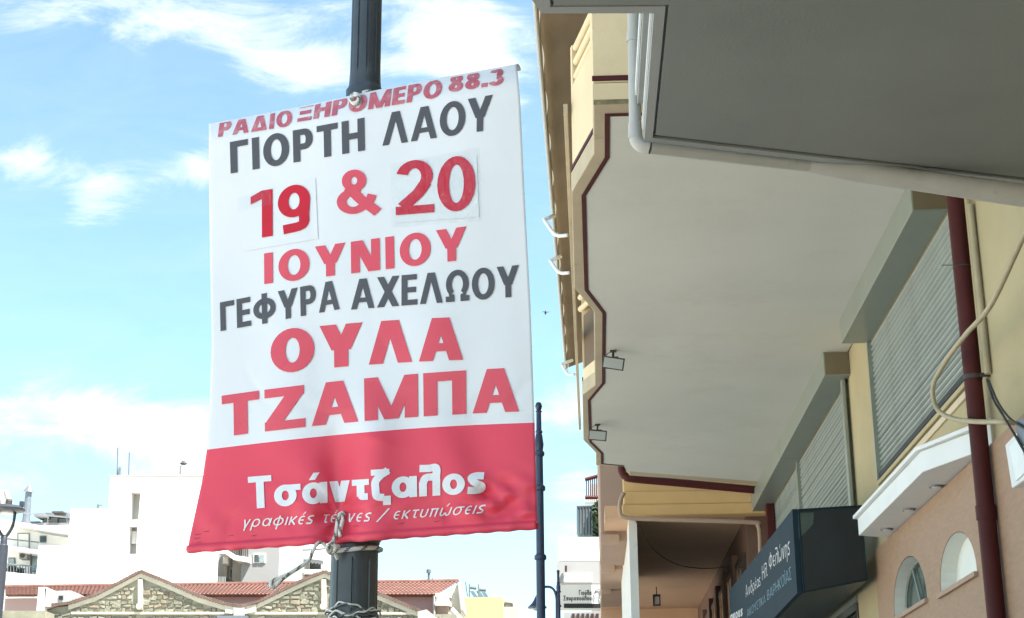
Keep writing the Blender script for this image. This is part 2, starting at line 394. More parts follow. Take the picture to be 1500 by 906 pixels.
# shutters with individual slats
def shutter(y0, y1, z0, z1, tagname='roller_shutter'):
    f = MB().box(W+.045, W+.06, y0+.047, y1-.047, z0, z1).build(tagname, M['black_rubber'], bA)
    MB().box(W-.035, W+.06, y1-.045, y1, z0, z1).build('side_guide', M['shutter_metal'], f); MB().box(W-.035, W+.06, y0, y0+.045, z0, z1).build('side_guide', M['shutter_metal'], f)
    pitch = .052; nsl = int((z1-z0-.03)/pitch); me = None
    for k in range(nsl):
        zz = z1-(k+1)*pitch
        if me is None:
            mb = MB(); pr = [(W+.036, 0), (W+.014, .003), (W+.001, .014), (W-.002, .028), (W+.010, .041), (W+.034, .047)]
            for a, b in zip(pr, pr[1:]): mb.poly([(a[0], y0+.047, a[1]), (b[0], y0+.047, b[1]), (b[0], y1-.047, b[1]), (a[0], y1-.047, a[1])][::-1])
            o = mb.build('slat', M['shutter_slat'], f, smooth=True); me = o.data
        else:
            o = bpy.data.objects.new('slat', me); link(o, f)
        o.location = (rnd.uniform(-.0015, .0015), 0, zz+rnd.uniform(-.0012, .0012)); o.rotation_euler = (R(rnd.uniform(-.02, .02)), 0, 0)
    MB().box(W-.022, W+.044, y0+.05, y1-.05, z0+.002, z0+.05).build('bottom_rail', M['black_rubber'], f)
    return f
shutter(s1a, s1b, s1z, ZB)
shutter(s2a, s2m-.003, s2z, ZB); shutter(s2m+.003, s2b, s2z, ZB)
# shutter boxes
def sbox(y0, y1, hinge=True):
    xf = 2.42
    b = MB().box(xf, W-.002, y0, y1, ZB+.001, ZS-.003).build('shutter_box', M['shutter_metal'], bA, bevel=.006)
    MB().box(xf+.012, W-.01, y0-.006, y0-.0005, ZB+.012, ZS-.012).build('end_cap', M['shutter_box_end'], b)
    return b
sbox(yz(1390, 318)[0], yz(1274, 502)[0]+.75*0+.02)
b2a = yz(1246, 552)[0]
sbox(b2a, onX(1140, 630, 2.42).y-.004); sbox(onX(1140, 630, 2.42).y+.004, onX(1098, 706, 2.42).y)
MB().box(W-.07, W-.037, s2a-.12, s2a-.002, 4.12, ZB-.001).build('shutter_guide', M['shutter_metal'], bA, bevel=.004)
# window sill under the first shutter
sl = MB().box(W-.03, W-.001, s1a-.05, s1b+.02, s1z-.05, s1z-.012).build('window_sill', M['cream_plaster'], bA, bevel=.005)
MB().box(W-.02, W-.001, s1a-.05, s1b-.3, s1z-.12, s1z-.07).build('sill_moulding', M['facade_cream'], bA, bevel=.004)
# white ledge with three downlights
zl = 3.87
q1 = onZ(1258, 785, zl); q2 = onZ(1351, 692, zl); q3 = onZ(1446, 658, zl)
lp = [Vector((W+.001, q1.y+.15, zl)), Vector((q1.x, q1.y, zl)), Vector((q2.x, q2.y, zl)), Vector((q3.x, q3.y, zl)), Vector((W+.001, q3.y-.1, zl))]
q3.x = min(q3.x, W)
lp[3].x = min(lp[3].x, W-.02)
def grow(pts, d): 
    return [Vector((p.x-(d if p.x < W-.001 else 0), p.y+(d if i == 1 or i == 0 else (-d if i >= 3 else 0)), p.z)) for i, p in enumerate(pts)]
le = MB().prism(lp, (0, 0, .15)).build('ledge', M['white_marble'], bA, bevel=.006)
MB().prism([p+Vector((0, 0, .152)) for p in grow(lp, .035)], (0, 0, .03)).build('ledge_top', M['white_marble'], le, bevel=.005)
for px, py in ((1373, 712), (1331, 746), (1299, 775)):
    c = onZ(px, py, zl); c.x = min(c.x, W-.09)
    MB().lathe([(.052, zl-.012), (.055, zl-.004), (.055, zl+.001)], c.x, c.y, 20).build('downlight_rim', M['grey_metal'], le, smooth=True, autos=40)
    MB().lathe([(.036, zl-.016), (.036, zl-.011)], c.x, c.y, 16).build('downlight_lens', M['white_marble'], le)

# balcony
OUT = [(869, 154), (869.3, 226), (837, 282), (841, 422), (870, 457), (871.5, 565), (853, 579), (854.5, 645), (873, 664), (873, 682), (921, 684), (922, 697)]
RED = [(889.5, 168), (889.3, 230), (855, 286), (859, 424), (885, 458), (884, 561), (863, 586), (865, 647), (882, 664), (882, 679)]
out3 = pZ(OUT, ZS); red3 = pZ(RED, ZS)
yn = out3[0].y
endp = Vector((W-.005, 22.3, ZS))
slab = [Vector((W-.005, yn, ZS))] + out3 + [endp]
stain = None
bal = MB().prism(slab, (0, 0, .16)).build('balcony', M['slab_border'], bA, bevel=.008)
far = Vector((W-.01, 22.2, 0)); 
inner = [Vector((W-.012, red3[0].y, ZS))] + red3 + [onZ(914, 682, ZS), onZ(918, 690, ZS), Vector((W-.012, 22.1, ZS))]
def dz(pts, d): return [p+Vector((0, 0, d)) for p in pts]
MB().prism(dz(inner, -.004), (0, 0, .003)).build('soffit', M['soffit_grey'], bal)
def strip(path, wd, z0, hgt, mb=None):
    mb = mb or MB(); P = [Vector((p.x, p.y, 0)) for p in path]; Lf = []; Rt = []
    for i, p in enumerate(P):
        d1 = (P[i]-P[i-1]).normalized() if i else (P[1]-P[0]).normalized(); d2 = (P[i+1]-P[i]).normalized() if i < len(P)-1 else d1
        n1 = Vector((-d1.y, d1.x, 0)); n2 = Vector((-d2.y, d2.x, 0)); nn = (n1+n2).normalized(); k = wd/2/max(.4, nn.dot(n1))
        Lf.append(p+nn*k); Rt.append(p-nn*k)
    for i in range(len(P)-1):
        a = [Lf[i], Lf[i+1], Rt[i+1], Rt[i]]; mb.prism([Vector((q.x, q.y, z0)) for q in a], (0, 0, hgt))
    return mb
redp = [Vector((W-.02, red3[0].y, ZS))]+red3+[onZ(914, 682, ZS)]
strip(redp, .034, ZS-.009, .0045).build('maroon_trim', M['maroon_paint'], bal)
# parapets along the outline, solid below and open rails above in two places
def seg(i, j, pts=out3): return pts[i], pts[j]
def inset(a, b, t):
    d = (b-a).normalized(); return Vector((-d.y, d.x, 0))*-t
def parapet(a, b, z0, z1, t=.1, name='parapet'):
    n = inset(a, b, t)
    a = Vector((a.x, a.y, z0)); b = Vector((b.x, b.y, z0))
    return MB().prism([a, b, b+n, a+n], (0, 0, z1-z0)).build(name, M['balcony_cream'], bal, bevel=.006)
MB().box(out3[0].x+.004, W-.01, yn-.004, yn-.0005, ZS+.035, ZS+.150).build('fascia_band', M['balcony_cream'], bal)
MB().box(out3[0].x+.002, W-.01, yn-.0035, yn-.0004, ZS+.001, ZS+.034).build('mossy_drip_edge', M['drip_moss'], bal)
zp = ZS+.163
nearL = Vector((out3[0].x, yn+.0, 0)); nearR = Vector((W-.01, yn, 0))
MB().box(out3[0].x+.002, W-.01, yn+.006, yn+.11, zp, 7.25).build('parapet', M['balcony_cream'], bal, bevel=.006)
MB().box(out3[0].x-.004, W-.01, yn-.004, yn+.0055, zp+.01, zp+.045).build('maroon_trim', M['maroon_paint'], bal)
cen = Vector((1.4, 15, 0))
def wallseg(a, b, z0, z1, t=.1, m='balcony_cream', name='parapet', off=0):
    d = (b-a); d.z = 0; d.normalize(); n = Vector((-d.y, d.x, 0))
    if n.dot(cen-a) < 0: n = -n
    p = Vector((a.x, a.y, z0))+n*off; q = Vector((b.x, b.y, z0))+n*off
    return MB().prism([p, q, q+n*t, p+n*t], (0, 0, z1-z0)).build(name, M[m], bal, bevel=.005 if t > .03 else 0)
def lerp(a, b, t): return a+(b-a)*t
for i in range(len(out3)-1):
    a, b = out3[i], out3[i+1]
    if i == 0: a = a+Vector((0, .112, 0))
    top = 7.2
    if i == 1:       # diagonal bay face with an open louvred rail at its top
        wallseg(a, b, zp, 6.86, off=.012)
        wallseg(a, lerp(a, b, .10), 6.861, top+.35, off=.012)
        wallseg(lerp(a, b, .93), b, 6.861, top, off=.012)
        for z in (6.93, 7.05, 7.17):
            p, q = lerp(a, b, .10), lerp(a, b, .93)
            MB().tube([Vector((p.x+.05, p.y, z)), Vector((q.x+.05, q.y, z))], .033, 10).build('rail', M['balcony_cream'], bal, smooth=True, autos=40)
    elif i == 3:     # recessed face with rails
        wallseg(a, b, zp, 6.55, off=.012)
        for z in (6.65, 6.8, 6.95):
            MB().tube([Vector((a.x+.06, a.y, z)), Vector((b.x+.04, b.y, z))], .03, 10).build('rail', M['balcony_cream'], bal, smooth=True, autos=40)
    elif i == 5:     # face across the recess: low plinth, brown screen, rails above
        wallseg(a, b, zp, 6.30, off=.012)
        wallseg(a, b, 6.301, 6.93, off=.03, m='brown_screen', name='balcony_screen')
        wallseg(lerp(a, b, .0), lerp(a, b, .12), 6.931, top+.1, off=.012)
        for z in (7.02, 7.16):
            MB().tube([Vector((a.x+.0, a.y+.06, z)), Vector((b.x-.0, b.y+.06, z))], .035, 10).build('rail', M['balcony_cream'], bal, smooth=True, autos=40)
    elif i >= 10: wallseg(a, b, zp, 6.4, off=.012)
    else: wallseg(a, b, zp, top, off=.012)
    if i in (0, 1, 2, 6, 7): wallseg(a, b, zp+.012, zp+.042, .012, 'maroon_paint', 'maroon_trim', off=.001)

# ------------------------------------------------------------------ awning on the first-floor balcony
A0 = onX(780.5, -30, -.36); 
fb0 = onZ(783-2.7, -30, 7.5); fb1 = onZ(829, 540, 7.5)
aw = thing('balcony_awning', 'brown fabric awning stretched out above the cream balcony, white arms reaching its front bar', 'awning', (fb0.x, (fb0.y+fb1.y)/2, 7.5))
def apt(t, s):  # t along, s inward
    p = lerp(fb0, fb1, t); return p + Vector((s*1.35, 0, s*.55))
mb = MB(); nA = 24
for i in range(nA):
    for j in range(6):
        def q(ii, jj):
            p = apt(ii/nA, jj/6); p.z += -.02*math.sin(math.pi*jj/6)+.006*math.sin(ii*1.7); return p
        mb.poly([q(i, j), q(i+1, j), q(i+1, j+1), q(i, j+1)])
mb.build('awning_cloth', M['awning_cloth'], aw, smooth=True)
MB().tube([fb0, fb1], .017, 8).build('front_bar', M['pvc_grey'], aw, smooth=True, autos=40)
mb = MB(); nV = 90
for i in range(nV):
    a, b = lerp(fb0, fb1, i/nV), lerp(fb0, fb1, (i+1)/nV)
    h0, h1 = (.07+.022*abs(math.sin(i*.5)), .07+.022*abs(math.sin((i+1)*.5)))
    o0, o1 = (.012*math.sin(i*.9), .012*math.sin((i+1)*.9))
    mb.poly([a+Vector((.03, 0, -.02)), b+Vector((.03, 0, -.02)), b+Vector((.035+o1, 0, -.02-h1)), a+Vector((.035+o0, 0, -.02-h0))])
mb.build('valance', M['awning_cream'], aw, smooth=True)
rz = 6.62
r0, r1 = onZ(829.5, 168, rz), onZ(850, 630, rz)
rail = MB().prism([r0+Vector((-.02, 0, 0)), r1+Vector((-.02, 0, 0)), r1+Vector((.012, 0, 0)), r0+Vector((.012, 0, 0))], (0, 0, .09)).build('arm_rail', M['awning_cream'], aw, bevel=.004)
for (hx, hy), (tx_, ty) in (((832, 345), (797, 322)), ((834, 400), (806, 382)), ((842, 549), (823, 534))):
    h = onZ(hx, hy, rz); h.x = r0.x-.02
    Yh = h.y
    h = onY(hx, hy, Yh); e = onY(tx_, ty, Yh+.15); mdl = onY((hx+tx_)/2-1, hy-1, Yh+.05)
    MB().tube(smoothpath([h, mdl, e], 5), .018, 8).build('awning_arm', M['white_pvc'], aw, smooth=True)
    e2 = onY(tx_+15, ty-6, Yh+.3)
    MB().tube([e, e2], .02, 8).build('awning_joint', M['white_pvc'], aw, smooth=True)

# ------------------------------------------------------------------ floodlights under the balcony
def flood(px, py, w_, tilt, label):
    f = onZ(px, py, ZS-.004)
    t = thing('floodlight', label, 'floodlight', f, 'floodlights under the balcony')
    MB().box(f.x-.03, f.x+.03, f.y-.03, f.y+.03, f.z-.012, f.z-.0005).build('mount', M['cable_dark'], t)
    br = MB(); br.tube([(f.x, f.y, f.z-.01), (f.x, f.y-.01, f.z-.07)], .012, 8); br.box(f.x-.05, f.x+.05, f.y-.03, f.y-.01, f.z-.085, f.z-.07); br.build('bracket', M['cable_dark'], t)
    c = Vector((f.x, f.y-.03, f.z-.14)); Rt = Matrix.Rotation(R(tilt), 3, 'Y') @ Matrix.Rotation(R(18), 3, 'X')
    def lb(x0, x1, y0, y1, z0, z1, nm, m, par):
        mb = MB(); mb.box(x0, x1, y0, y1, z0, z1); mb.v = [tuple(c + Rt @ Vector(v)) for v in mb.v]; return mb.build(nm, m, par, bevel=.003)
    h = lb(-w_/2, w_/2, -.02, .02, -.062, .062, 'housing', M['cable_dark'], t)
    lb(-w_/2+.012, w_/2-.012, -.026, -.0205, -.05, .05, 'lens', M['lamp_lens'], h)
    MB().tube(smoothpath([(f.x-.02, f.y, f.z-.01), (f.x-.07, f.y+.02, f.z-.04), (f.x-.06, f.y, f.z-.11)], 5), .004, 5).build('wire', M['cable_dark'], t)
flood(898, 514, .215, 10, 'larger floodlight bolted under the middle recess of the balcony soffit')
flood(875, 622, .215, 6, 'smaller floodlight at the far end of the balcony soffit')

# ------------------------------------------------------------------ near canopy (neighbouring building)
ZC = 5.0
cb = thing('concrete_canopy', 'dark grey concrete canopy slab hanging overhead at the top right', 'canopy', (2.0, 3, 0))
c1 = onZ(779, 0, ZC); c2 = onZ(793, 20, ZC); c3 = onZ(958, 20, ZC); c4 = onZ(943.8, 207, ZC); c5 = onZ(1560, 279, ZC)
kk = (c5-c4).normalized(); c5 = c4 + kk*((W+.3-c4.x)/kk.x)
near = -6.0
X0 = c1.x-.06
outl = [Vector((X0, near, ZC)), Vector((c1.x-.02, c1.y-.6, ZC)), c1, c2, c3, c4, c5, Vector((W+.3, near, ZC))]
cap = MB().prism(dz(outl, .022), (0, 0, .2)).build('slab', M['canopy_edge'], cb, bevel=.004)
g1 = onZ(805, -10, ZC); g2 = onZ(806.5, 11, ZC); g3 = onZ(975, 10, ZC); g4 = onZ(956, 203, ZC); g5 = onZ(1560, 272, ZC); k5 = (g5-g4).normalized(); g5 = g4+k5*((W+.28-g4.x)/k5.x)
ing = [Vector((g1.x, near+.02, ZC)), g1, g2, g3, g4, g5, Vector((W+.28, near+.02, ZC))]
def off(p, dx, dy): return p+Vector((dx, dy, 0))
gw = .014
ins = [off(ing[0], gw, 0), off(g1, gw, 0), off(g2, gw, -gw), off(g3, gw, -gw), off(g4, gw, -gw*3.2), off(g5, 0, -gw*3.2), ing[6]]
mb = MB()
bo = [outl[0], outl[1], c1, c2, c3, c4, c5]; bi = [ing[0], g1, g1, g2, g3, g4, g5]
for i in range(6):
    a, b, c, d = bo[i], bo[i+1], bi[i+1], bi[i]
    pts = [a, b, c] + ([d] if (d-c).length > 1e-4 else [])
    mb.prism(pts, (0, 0, .0215))
mb.build('drip_edge', M['canopy_edge'], cap)
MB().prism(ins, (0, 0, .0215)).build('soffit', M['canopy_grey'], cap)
MB().prism([off(g4, 0, -.001)+Vector((0, 0, .016)), off(g5, 0, -.001)+Vector((0, 0, .016)), off(g5, 0, -gw*3.1)+Vector((0, 0, .016)), off(g4, 0, -gw*3.1)+Vector((0, 0, .016))], (0, 0, .005)).build('shade_strip', M['painted_shade'], cap)  # shadow above the pipe, painted as a dark strip in the gap
mb = MB()   # metal flashing along the street edge
mb.prism([off(c3, -.012, .02).xyz+Vector((0, 0, .06)), off(c4, -.012, -.02).xyz+Vector((0, 0, .06)), off(c4, -.001, -.02).xyz+Vector((0, 0, .06)), off(c3, -.001, .02).xyz+Vector((0, 0, .06))], (0, 0, .03))
mb.build('edge_flashing', M['white_pvc'], cap)
mb = MB(); mb.prism([c3+Vector((-.03, .02, .223)), c4+Vector((-.03, .01, .223)), c4+Vector((.3, .01, .223)), c3+Vector((.3, .02, .223))], (0, 0, .22)); mb.build('upstand', M['canopy_edge'], cap, bevel=.004)
mb = MB(); mb.prism([c3+Vector((-.042, .03, .26)), c4+Vector((-.042, -.02, .26)), c4+Vector((-.032, -.02, .26)), c3+Vector((-.032, .03, .26))], (0, 0, .05)); mb.build('edge_flashing', M['white_pvc'], cap)
struct_w = MB().box(W+.0, W+.3, near, 7.99, -.01, 4.99)
nb = struct_w.build('wall', M['cream_plaster'], cb)
MB().box(W+.3, 12, near-6, 8, 13.21, 13.5).build('roof_parapet', M['cream_plaster'], bA)

# grey drainpipe
gp = thing('grey_drainpipe', 'grey plastic rainwater pipe dropping beside the canopy and running right along its edge', 'pipe', (.3, 7.9, 5))
YP = c4.y+.07
pv0 = onY(927, -30, YP); pv1 = onY(930.5, 190, YP)
e0 = onY(952, 217, YP)
def rpx(P, wpx): return wpx*proj(P)[2]/FPX/2
rp = rpx(pv1, 18)
MB().tube([pv0, pv1], rp, 20).build('vertical_run', M['pvc_grey'], gp, smooth=True, autos=50)
for yy_, h in ((55, 14), (193, 22)):
    a = onY(927+.018*yy_, yy_-h/2, YP); b = onY(927+.018*yy_, yy_+h/2, YP)
    MB().tube([a, b], rp*1.13, 20).build('coupling', M['pvc_grey'], gp, smooth=True, autos=50)
el = [pv1, onY(931, 200, YP), onY(934, 209, YP), onY(941, 214.5, YP), e0]
MB().tube(smoothpath(el, 5), rp*1.12, 20).build('elbow', M['pvc_grey'], gp, smooth=True, autos=50)
h1 = onY(1190, 243, YP+.35); h2 = onY(1600, 301, YP+.55)
MB().tube([e0, h1], rp, 20, rf=[rp, rp*1.15]).build('horizontal_run', M['pvc_grey'], gp, smooth=True, autos=50)
MB().tube([h1-(h1-e0)*.02, lerp(h1, h2, .15), h2], rp, 20, rf=[rp*1.17, rp*1.7, rp*2.1]).build('lower_gutter', M['pvc_grey'], gp, smooth=True, autos=50)

# ------------------------------------------------------------------ maroon downpipe, thin pipe, cables, electrical box
mp_ = thing('maroon_downpipe', 'maroon downpipe running down the cream wall between shutter and electrical box', 'pipe', (2.58, 10.3, 0))
XP = 2.58
pa = onX(1401, 310, XP); YM = pa.y
pb = onY(1459, 906, YM)
axx, axy = pa.x, YM
rp1 = rpx(pa, 25)
MB().tube([(axx, axy, 5.0+.95), (axx, axy, 3.42)], rp1, 24).build('upper_run', M['maroon_paint'], mp_, smooth=True, autos=50)
MB().tube([(axx, axy, 3.421), (axx, axy, .12)], rp1*1.0, 24).build('lower_run', M['maroon_paint'], mp_, smooth=True, autos=50)
MB().tube([(axx, axy, 3.46), (axx, axy, 3.37)], rp1*1.12, 24).build('coupling', M['maroon_paint'], mp_, smooth=True, autos=50)
zc_ = onY(1440, 553, YM).z
cmb_ = MB(); cmb_.tube([(axx, axy, zc_-.015), (axx, axy, zc_+.015)], rp1*1.08, 20); cmb_.box(axx+.03, axx+.12, axy-.07, axy-.05, zc_-.012, zc_+.012)
cmb_.build('clamp', M['cable_dark'], mp_)
z2 = onY(1404, 392, YM).z
w2 = MB(); w2.tube([(axx, axy, z2-.004), (axx, axy, z2+.004)], rp1*1.05, 16); w2.tube([(axx-.04, axy-.05, z2), (axx-.14, axy-.02, z2+.012)], .003, 5); w2.build('tie_wire', M['cable_dark'], mp_)
tp0 = onX(1421, 300, W-.03); tp1 = onX(1447, 548, W-.03)
o = MB().tube([tp0, tp1], .022, 10).build('conduit', M['cable_beige'], None, smooth=True, autos=50); tag(o, 'thin beige conduit on the cream wall just right of the maroon downpipe', 'pipe')
cb_pts = [(1540, 275, 2.25), (1500, 345, 2.3), (1452, 446, 2.36), (1415, 490, 2.4), (1385, 530, 2.42), (1367, 566, 2.42), (1372, 598, 2.43), (1395, 613, 2.46), (1430, 618, 2.48), (1465, 618, 2.52), (1486, 620, 2.6)]
o = MB().tube(smoothpath([onX(a, b, c) for a, b, c in cb_pts], 8), .0165, 10).build('hanging_cable', M['cable_beige'], None, smooth=True); tag(o, 'thick beige cable looping across the maroon downpipe to the electrical box', 'cable')
for k, pts in enumerate(([(1446, 556), (1455, 585), (1470, 610), (1488, 640), (1504, 668)], [(1448, 558), (1462, 590), (1478, 612), (1496, 625), (1510, 632)])):
    o = MB().tube(smoothpath([onX(a, b, 2.52) for a, b in pts], 6), .008, 7).build('wall_wire', M['cable_dark'], None, smooth=True)
    tag(o, ('dark wire sagging from the pipe clamp down across the electrical box', 'dark wire from the pipe clamp to the top of the electrical box')[k], 'wire')
eb = thing('electrical_box', 'white electrical junction box on the cream wall at the right edge', 'electrical box', onX(1485, 680, 2.6))
eq = [onX(x, y, 2.56) for x, y in ((1471, 652), (1496, 619), (1520, 610), (1520, 700), (1484, 716))]
body = MB().prism([onX(x, y, 2.56) for x, y in ((1472, 652), (1520, 600), (1520, 690), (1482, 716))], (.11, 0, 0)).build('box_body', M['white_marble'], eb, bevel=.008)
MB().prism([onX(x, y, 2.548) for x, y in ((1478, 655), (1494, 637), (1503, 690), (1488, 705))], (.0115, 0, 0)).build('box_cover', M['white_pvc'], eb, bevel=.003)
MB().prism([onX(x, y, 2.53) for x, y in ((1487, 619), (1500, 612), (1502, 655), (1492, 650))], (.029, 0, 0)).build('terminal_block', M['grey_metal'], eb)

# ------------------------------------------------------------------ stroke lettering
def ring(cx, cy, rx, ry, w_, h_, a0=0, a1=360, n=28):
    out = []; n = max(4, int(n*abs(a1-a0)/360))
    for i in range(n):
        a, b = R(a0+(a1-a0)*i/n), R(a0+(a1-a0)*(i+1)/n)
        out.append([(cx+rx*math.cos(a), cy+ry*math.sin(a)), (cx+rx*math.cos(b), cy+ry*math.sin(b)), (cx+(rx-w_)*math.cos(b), cy+(ry-h_)*math.sin(b)), (cx+(rx-w_)*math.cos(a), cy+(ry-h_)*math.sin(a))])
    return out
def par(xb, xt, y0, y1, w_): return [[(xb-w_/2, y0), (xb+w_/2, y0), (xt+w_/2, y1), (xt-w_/2, y1)]]
def bar(x0, y0, x1, y1): return [[(x0, y0), (x1, y0), (x1, y1), (x0, y1)]]
def stroke(pts, w_):
    P = [Vector((a, b)) for a, b in pts]; L_ = []; R_ = []
    for i, p in enumerate(P):
        d1 = (P[i]-P[i-1]).normalized() if i else (P[1]-P[0]).normalized(); d2 = (P[i+1]-P[i]).normalized() if i < len(P)-1 else d1
        n1 = Vector((-d1.y, d1.x)); n2 = Vector((-d2.y, d2.x)); nn = (n1+n2).normalized(); k = w_/2/max(.5, nn.dot(n1))
        L_.append(p+nn*k); R_.append(p-nn*k)
    return [[tuple(L_[i]), tuple(L_[i+1]), tuple(R_[i+1]), tuple(R_[i])] for i in range(len(P)-1)]
def curve2(pts, w_): 
    sp = smoothpath([(a, b, 0) for a, b in pts], 5); return stroke([(p.x, p.y) for p in sp], w_)
def glyph(c, w):
    h = w*.82; x = .66        # x: x-height
    if c == 'Γ': return .58, bar(0, 0, w, 1)+bar(w, 1-h, .58, 1)
    if c in 'Ι1' and c == 'Ι': return w, bar(0, 0, w, 1)
    if c == 'Ϊ': return w*1.6, bar(.3*w, 0, 1.3*w, 1)+bar(-.1*w, 1.08, .6*w, 1.2)+bar(1.0*w, 1.08, 1.7*w, 1.2)
    if c == 'Ο': return .84, ring(.42, .5, .42, .515, w*1.05, h)
    if c == 'Ρ': return .64, bar(0, 0, w, 1)+bar(w, 1-h, .36, 1)+bar(w, .36, .36, .36+h)+ring(.36, .68, .28, .32, w, h, -90, 90)
    if c == 'Β': return .64, bar(0, 0, w, 1)+bar(w, 1-h, .36, 1)+bar(w, .47, .36, .47+h)+bar(w, 0, .36, h)+ring(.36, .74, .25, .26, w, h, -90, 90)+ring(.36, .28, .28, .28, w, h, -90, 90)
    if c == 'Τ': return .68, bar(0, 1-h, .68, 1)+bar(.34-w/2, 0, .34+w/2, 1-h)
    if c == 'Η': return .74, bar(0, 0, w, 1)+bar(.74-w, 0, .74, 1)+bar(w, .5-h/2, .74-w, .5+h/2)
    if c == 'Λ': return .86, par(w*.56, .43-w*.12, 0, 1, w*1.0)+par(.86-w*.56, .43+w*.12, 0, 1, w*1.0)
    if c == 'Α': return .88, par(w*.56, .44-w*.12, 0, 1, w*1.0)+par(.88-w*.56, .44+w*.12, 0, 1, w*1.0)+bar(.22, .22, .66, .22+h*.85)
    if c == 'Δ': return .86, par(w*.56, .43-w*.12, 0, 1, w*1.0)+par(.86-w*.56, .43+w*.12, 0, 1, w*1.0)+bar(.1, 0, .76, h)
    if c == 'Υ': return .82, par(.41-w*.1, w*.58, .40, 1, w*1.16)+par(.41+w*.1, .82-w*.58, .40, 1, w*1.16)+bar(.41-w/2, 0, .41+w/2, .44)
    if c == 'Ε': return .58, bar(0, 0, w, 1)+bar(w, 1-h, .56, 1)+bar(w, .5-h/2, .53, .5+h/2)+bar(w, 0, .58, h)
    if c == 'Φ': return .92, ring(.46, .5, .46, .36, w, h)+bar(.46-w/2, -.02, .46+w/2, 1.02)
    if c == 'Χ': return .82, par(w*.6, .82-w*.6, 0, 1, w*1.2)+par(.82-w*.6, w*.6, 0, 1, w*1.2)
    if c == 'Ω': return .9, ring(.45, .56, .42, .46, w, h, -52, 232)+bar(.02, 0, .34, h)+bar(.56, 0, .88, h)+par(.25, .22, h, .24, w*.9)+par(.65, .68, h, .24, w*.9)
    if c == 'Ν': return .78, bar(0, 0, w, 1)+bar(.78-w, 0, .78, 1)+par(.78-w*.75, w*.75, 0, 1, w*1.2)
    if c == 'Ζ': return .74, bar(0, 1-h, .72, 1)+bar(0, 0, .74, h)+par(w*.72, .72-w*.75, h, 1-h, w*1.3)
    if c == 'Μ': return .98, bar(0, 0, w*.96, 1)+bar(.98-w*.96, 0, .98, 1)+par(.49-w*.05, w*.5, 0, 1, w*.92)+par(.49+w*.05, .98-w*.5, 0, 1, w*.92)
    if c == 'Π': return .78, bar(0, 0, w, 1-h)+bar(.78-w, 0, .78, 1-h)+bar(0, 1-h, .78, 1)
    if c == 'Ξ': return .64, bar(0, 1-h, .64, 1)+bar(.06, .5-h/2, .58, .5+h/2)+bar(0, 0, .64, h)
    if c == 'Κ': return .72, bar(0, 0, w, 1)+stroke([(w, .42), (.64, 1)], w)+stroke([(w+.06, .5), (.66, 0)], w)
    if c == 'Σ': return .66, bar(0, 1-h, .64, 1)+bar(0, 0, .66, h)+stroke([(w*.4, 1-h), (.38, .5), (w*.4, h)], w)
    if c == '1': return .42, bar(.42-w, 0, .42, 1)+[[(0, .74), (.0, .9), (.42-w, 1), (.42-w, .82)]]
    if c == '0': return .62, ring(.31, .5, .31, .515, w, h)
    if c == '9': return .62, ring(.31, .67, .31, .345, w, h)+curve2([(.62-w/2, .66), (.60-w/2, .38), (.46, .14), (.10, h*.55)], w*.95)
    if c == '2': return .62, ring(.30, .70, .30, .315, w, h, -35, 165)+stroke([(.49, .58), (.36, .38), (w*.55, h*.9)], w*1.02)+bar(0, 0, .62, h)
    if c == '8': return .62, ring(.31, .745, .27, .27, w*.95, h)+ring(.31, .28, .31, .295, w, h)
    if c == '3': return .60, ring(.28, .74, .28, .275, w, h, -85, 165)+ring(.28, .29, .32, .305, w, h, -165, 85)
    if c == '&': return .82, ring(.34, .76, .24, .255, w*.9, h)+ring(.32, .28, .32, .295, w*.95, h, 60, 330)+stroke([(.22, .62), (.46, .32), (.80, 0)], w*1.05)+curve2([(.53, .15), (.64, .28), (.69, .42)], w*.9)
    if c == '.': return w, bar(0, 0, w*1.05, w*.95)
    if c == '/': return .3, par(0, .3, -.1, 1, w)
    # lower case
    r = x/2
    A_ = ring(r, r, r, r*1.03, w, h)
    acc_ = lambda cx: par(cx-.05, cx+.09, x+.09, x+.31, w*.8)
    if c == 'σ': return x+.1, A_+bar(r, x-h, x+.12, x)
    if c == 'α': return x+w*.35, A_+bar(x-w*.65, 0, x+w*.35, x)
    if c == 'ά': return x+w*.35, A_+bar(x-w*.65, 0, x+w*.35, x)+acc_(r+.02)
    if c == 'ν': return .60, par(.30-w*.05, w*.55, 0, x, w*1.1)+par(.30+w*.05, .60-w*.55, 0, x, w*1.1)
    if c == 'τ': return .50, bar(0, x-h, .50, x)+bar(.25-w/2, .12, .25+w/2, x-h)+curve2([(.25, .16), (.30, w*.5), (.46, w*.48)], w*.9)
    if c == 'ζ': return .54, bar(0, .94-h, .54, .94)+stroke([(.50, .90), (.34, .78)], w)+curve2([(.38, .84), (.14, .58), (w*.55, .34), (.16, .10), (.36, .04)], w)+bar(.34, -.2, .34+w, .09)
    if c == 'λ': return .62, bar(0, 0, w, .44)+bar(.62-w, 0, .62, .60)+curve2([(w*.5, .4), (.20, .58), (.44, .60)], w)+curve2([(.02, 1.0-w*.5), (.28, .99-w*.5), (.50, .88), (.62-w*.5, .58)], w)
    if c == 'ο': return x, A_
    if c == 'ς': return .52, curve2([(.50, x-w*.5), (.28, x-w*.45), (w*.6, x*.75), (.22, x*.53), (.42, x*.36), (.40, w*.55), (.2, w*.42), (.02, w*.5)], w)
    if c == 'ρ': return x, A_+bar(0, -.3, w, r)
    if c == 'γ': return .56, par(.28, w*.5, -.02, x, w)+par(.28, .56-w*.5, -.02, x, w)+bar(.28-w/2, -.3, .28+w/2, 0)
    if c in 'ε': return .5, ring(.30, r, .30, r*1.03, w, h, 60, 300)+bar(.05, r-h/2, .42, r+h/2)
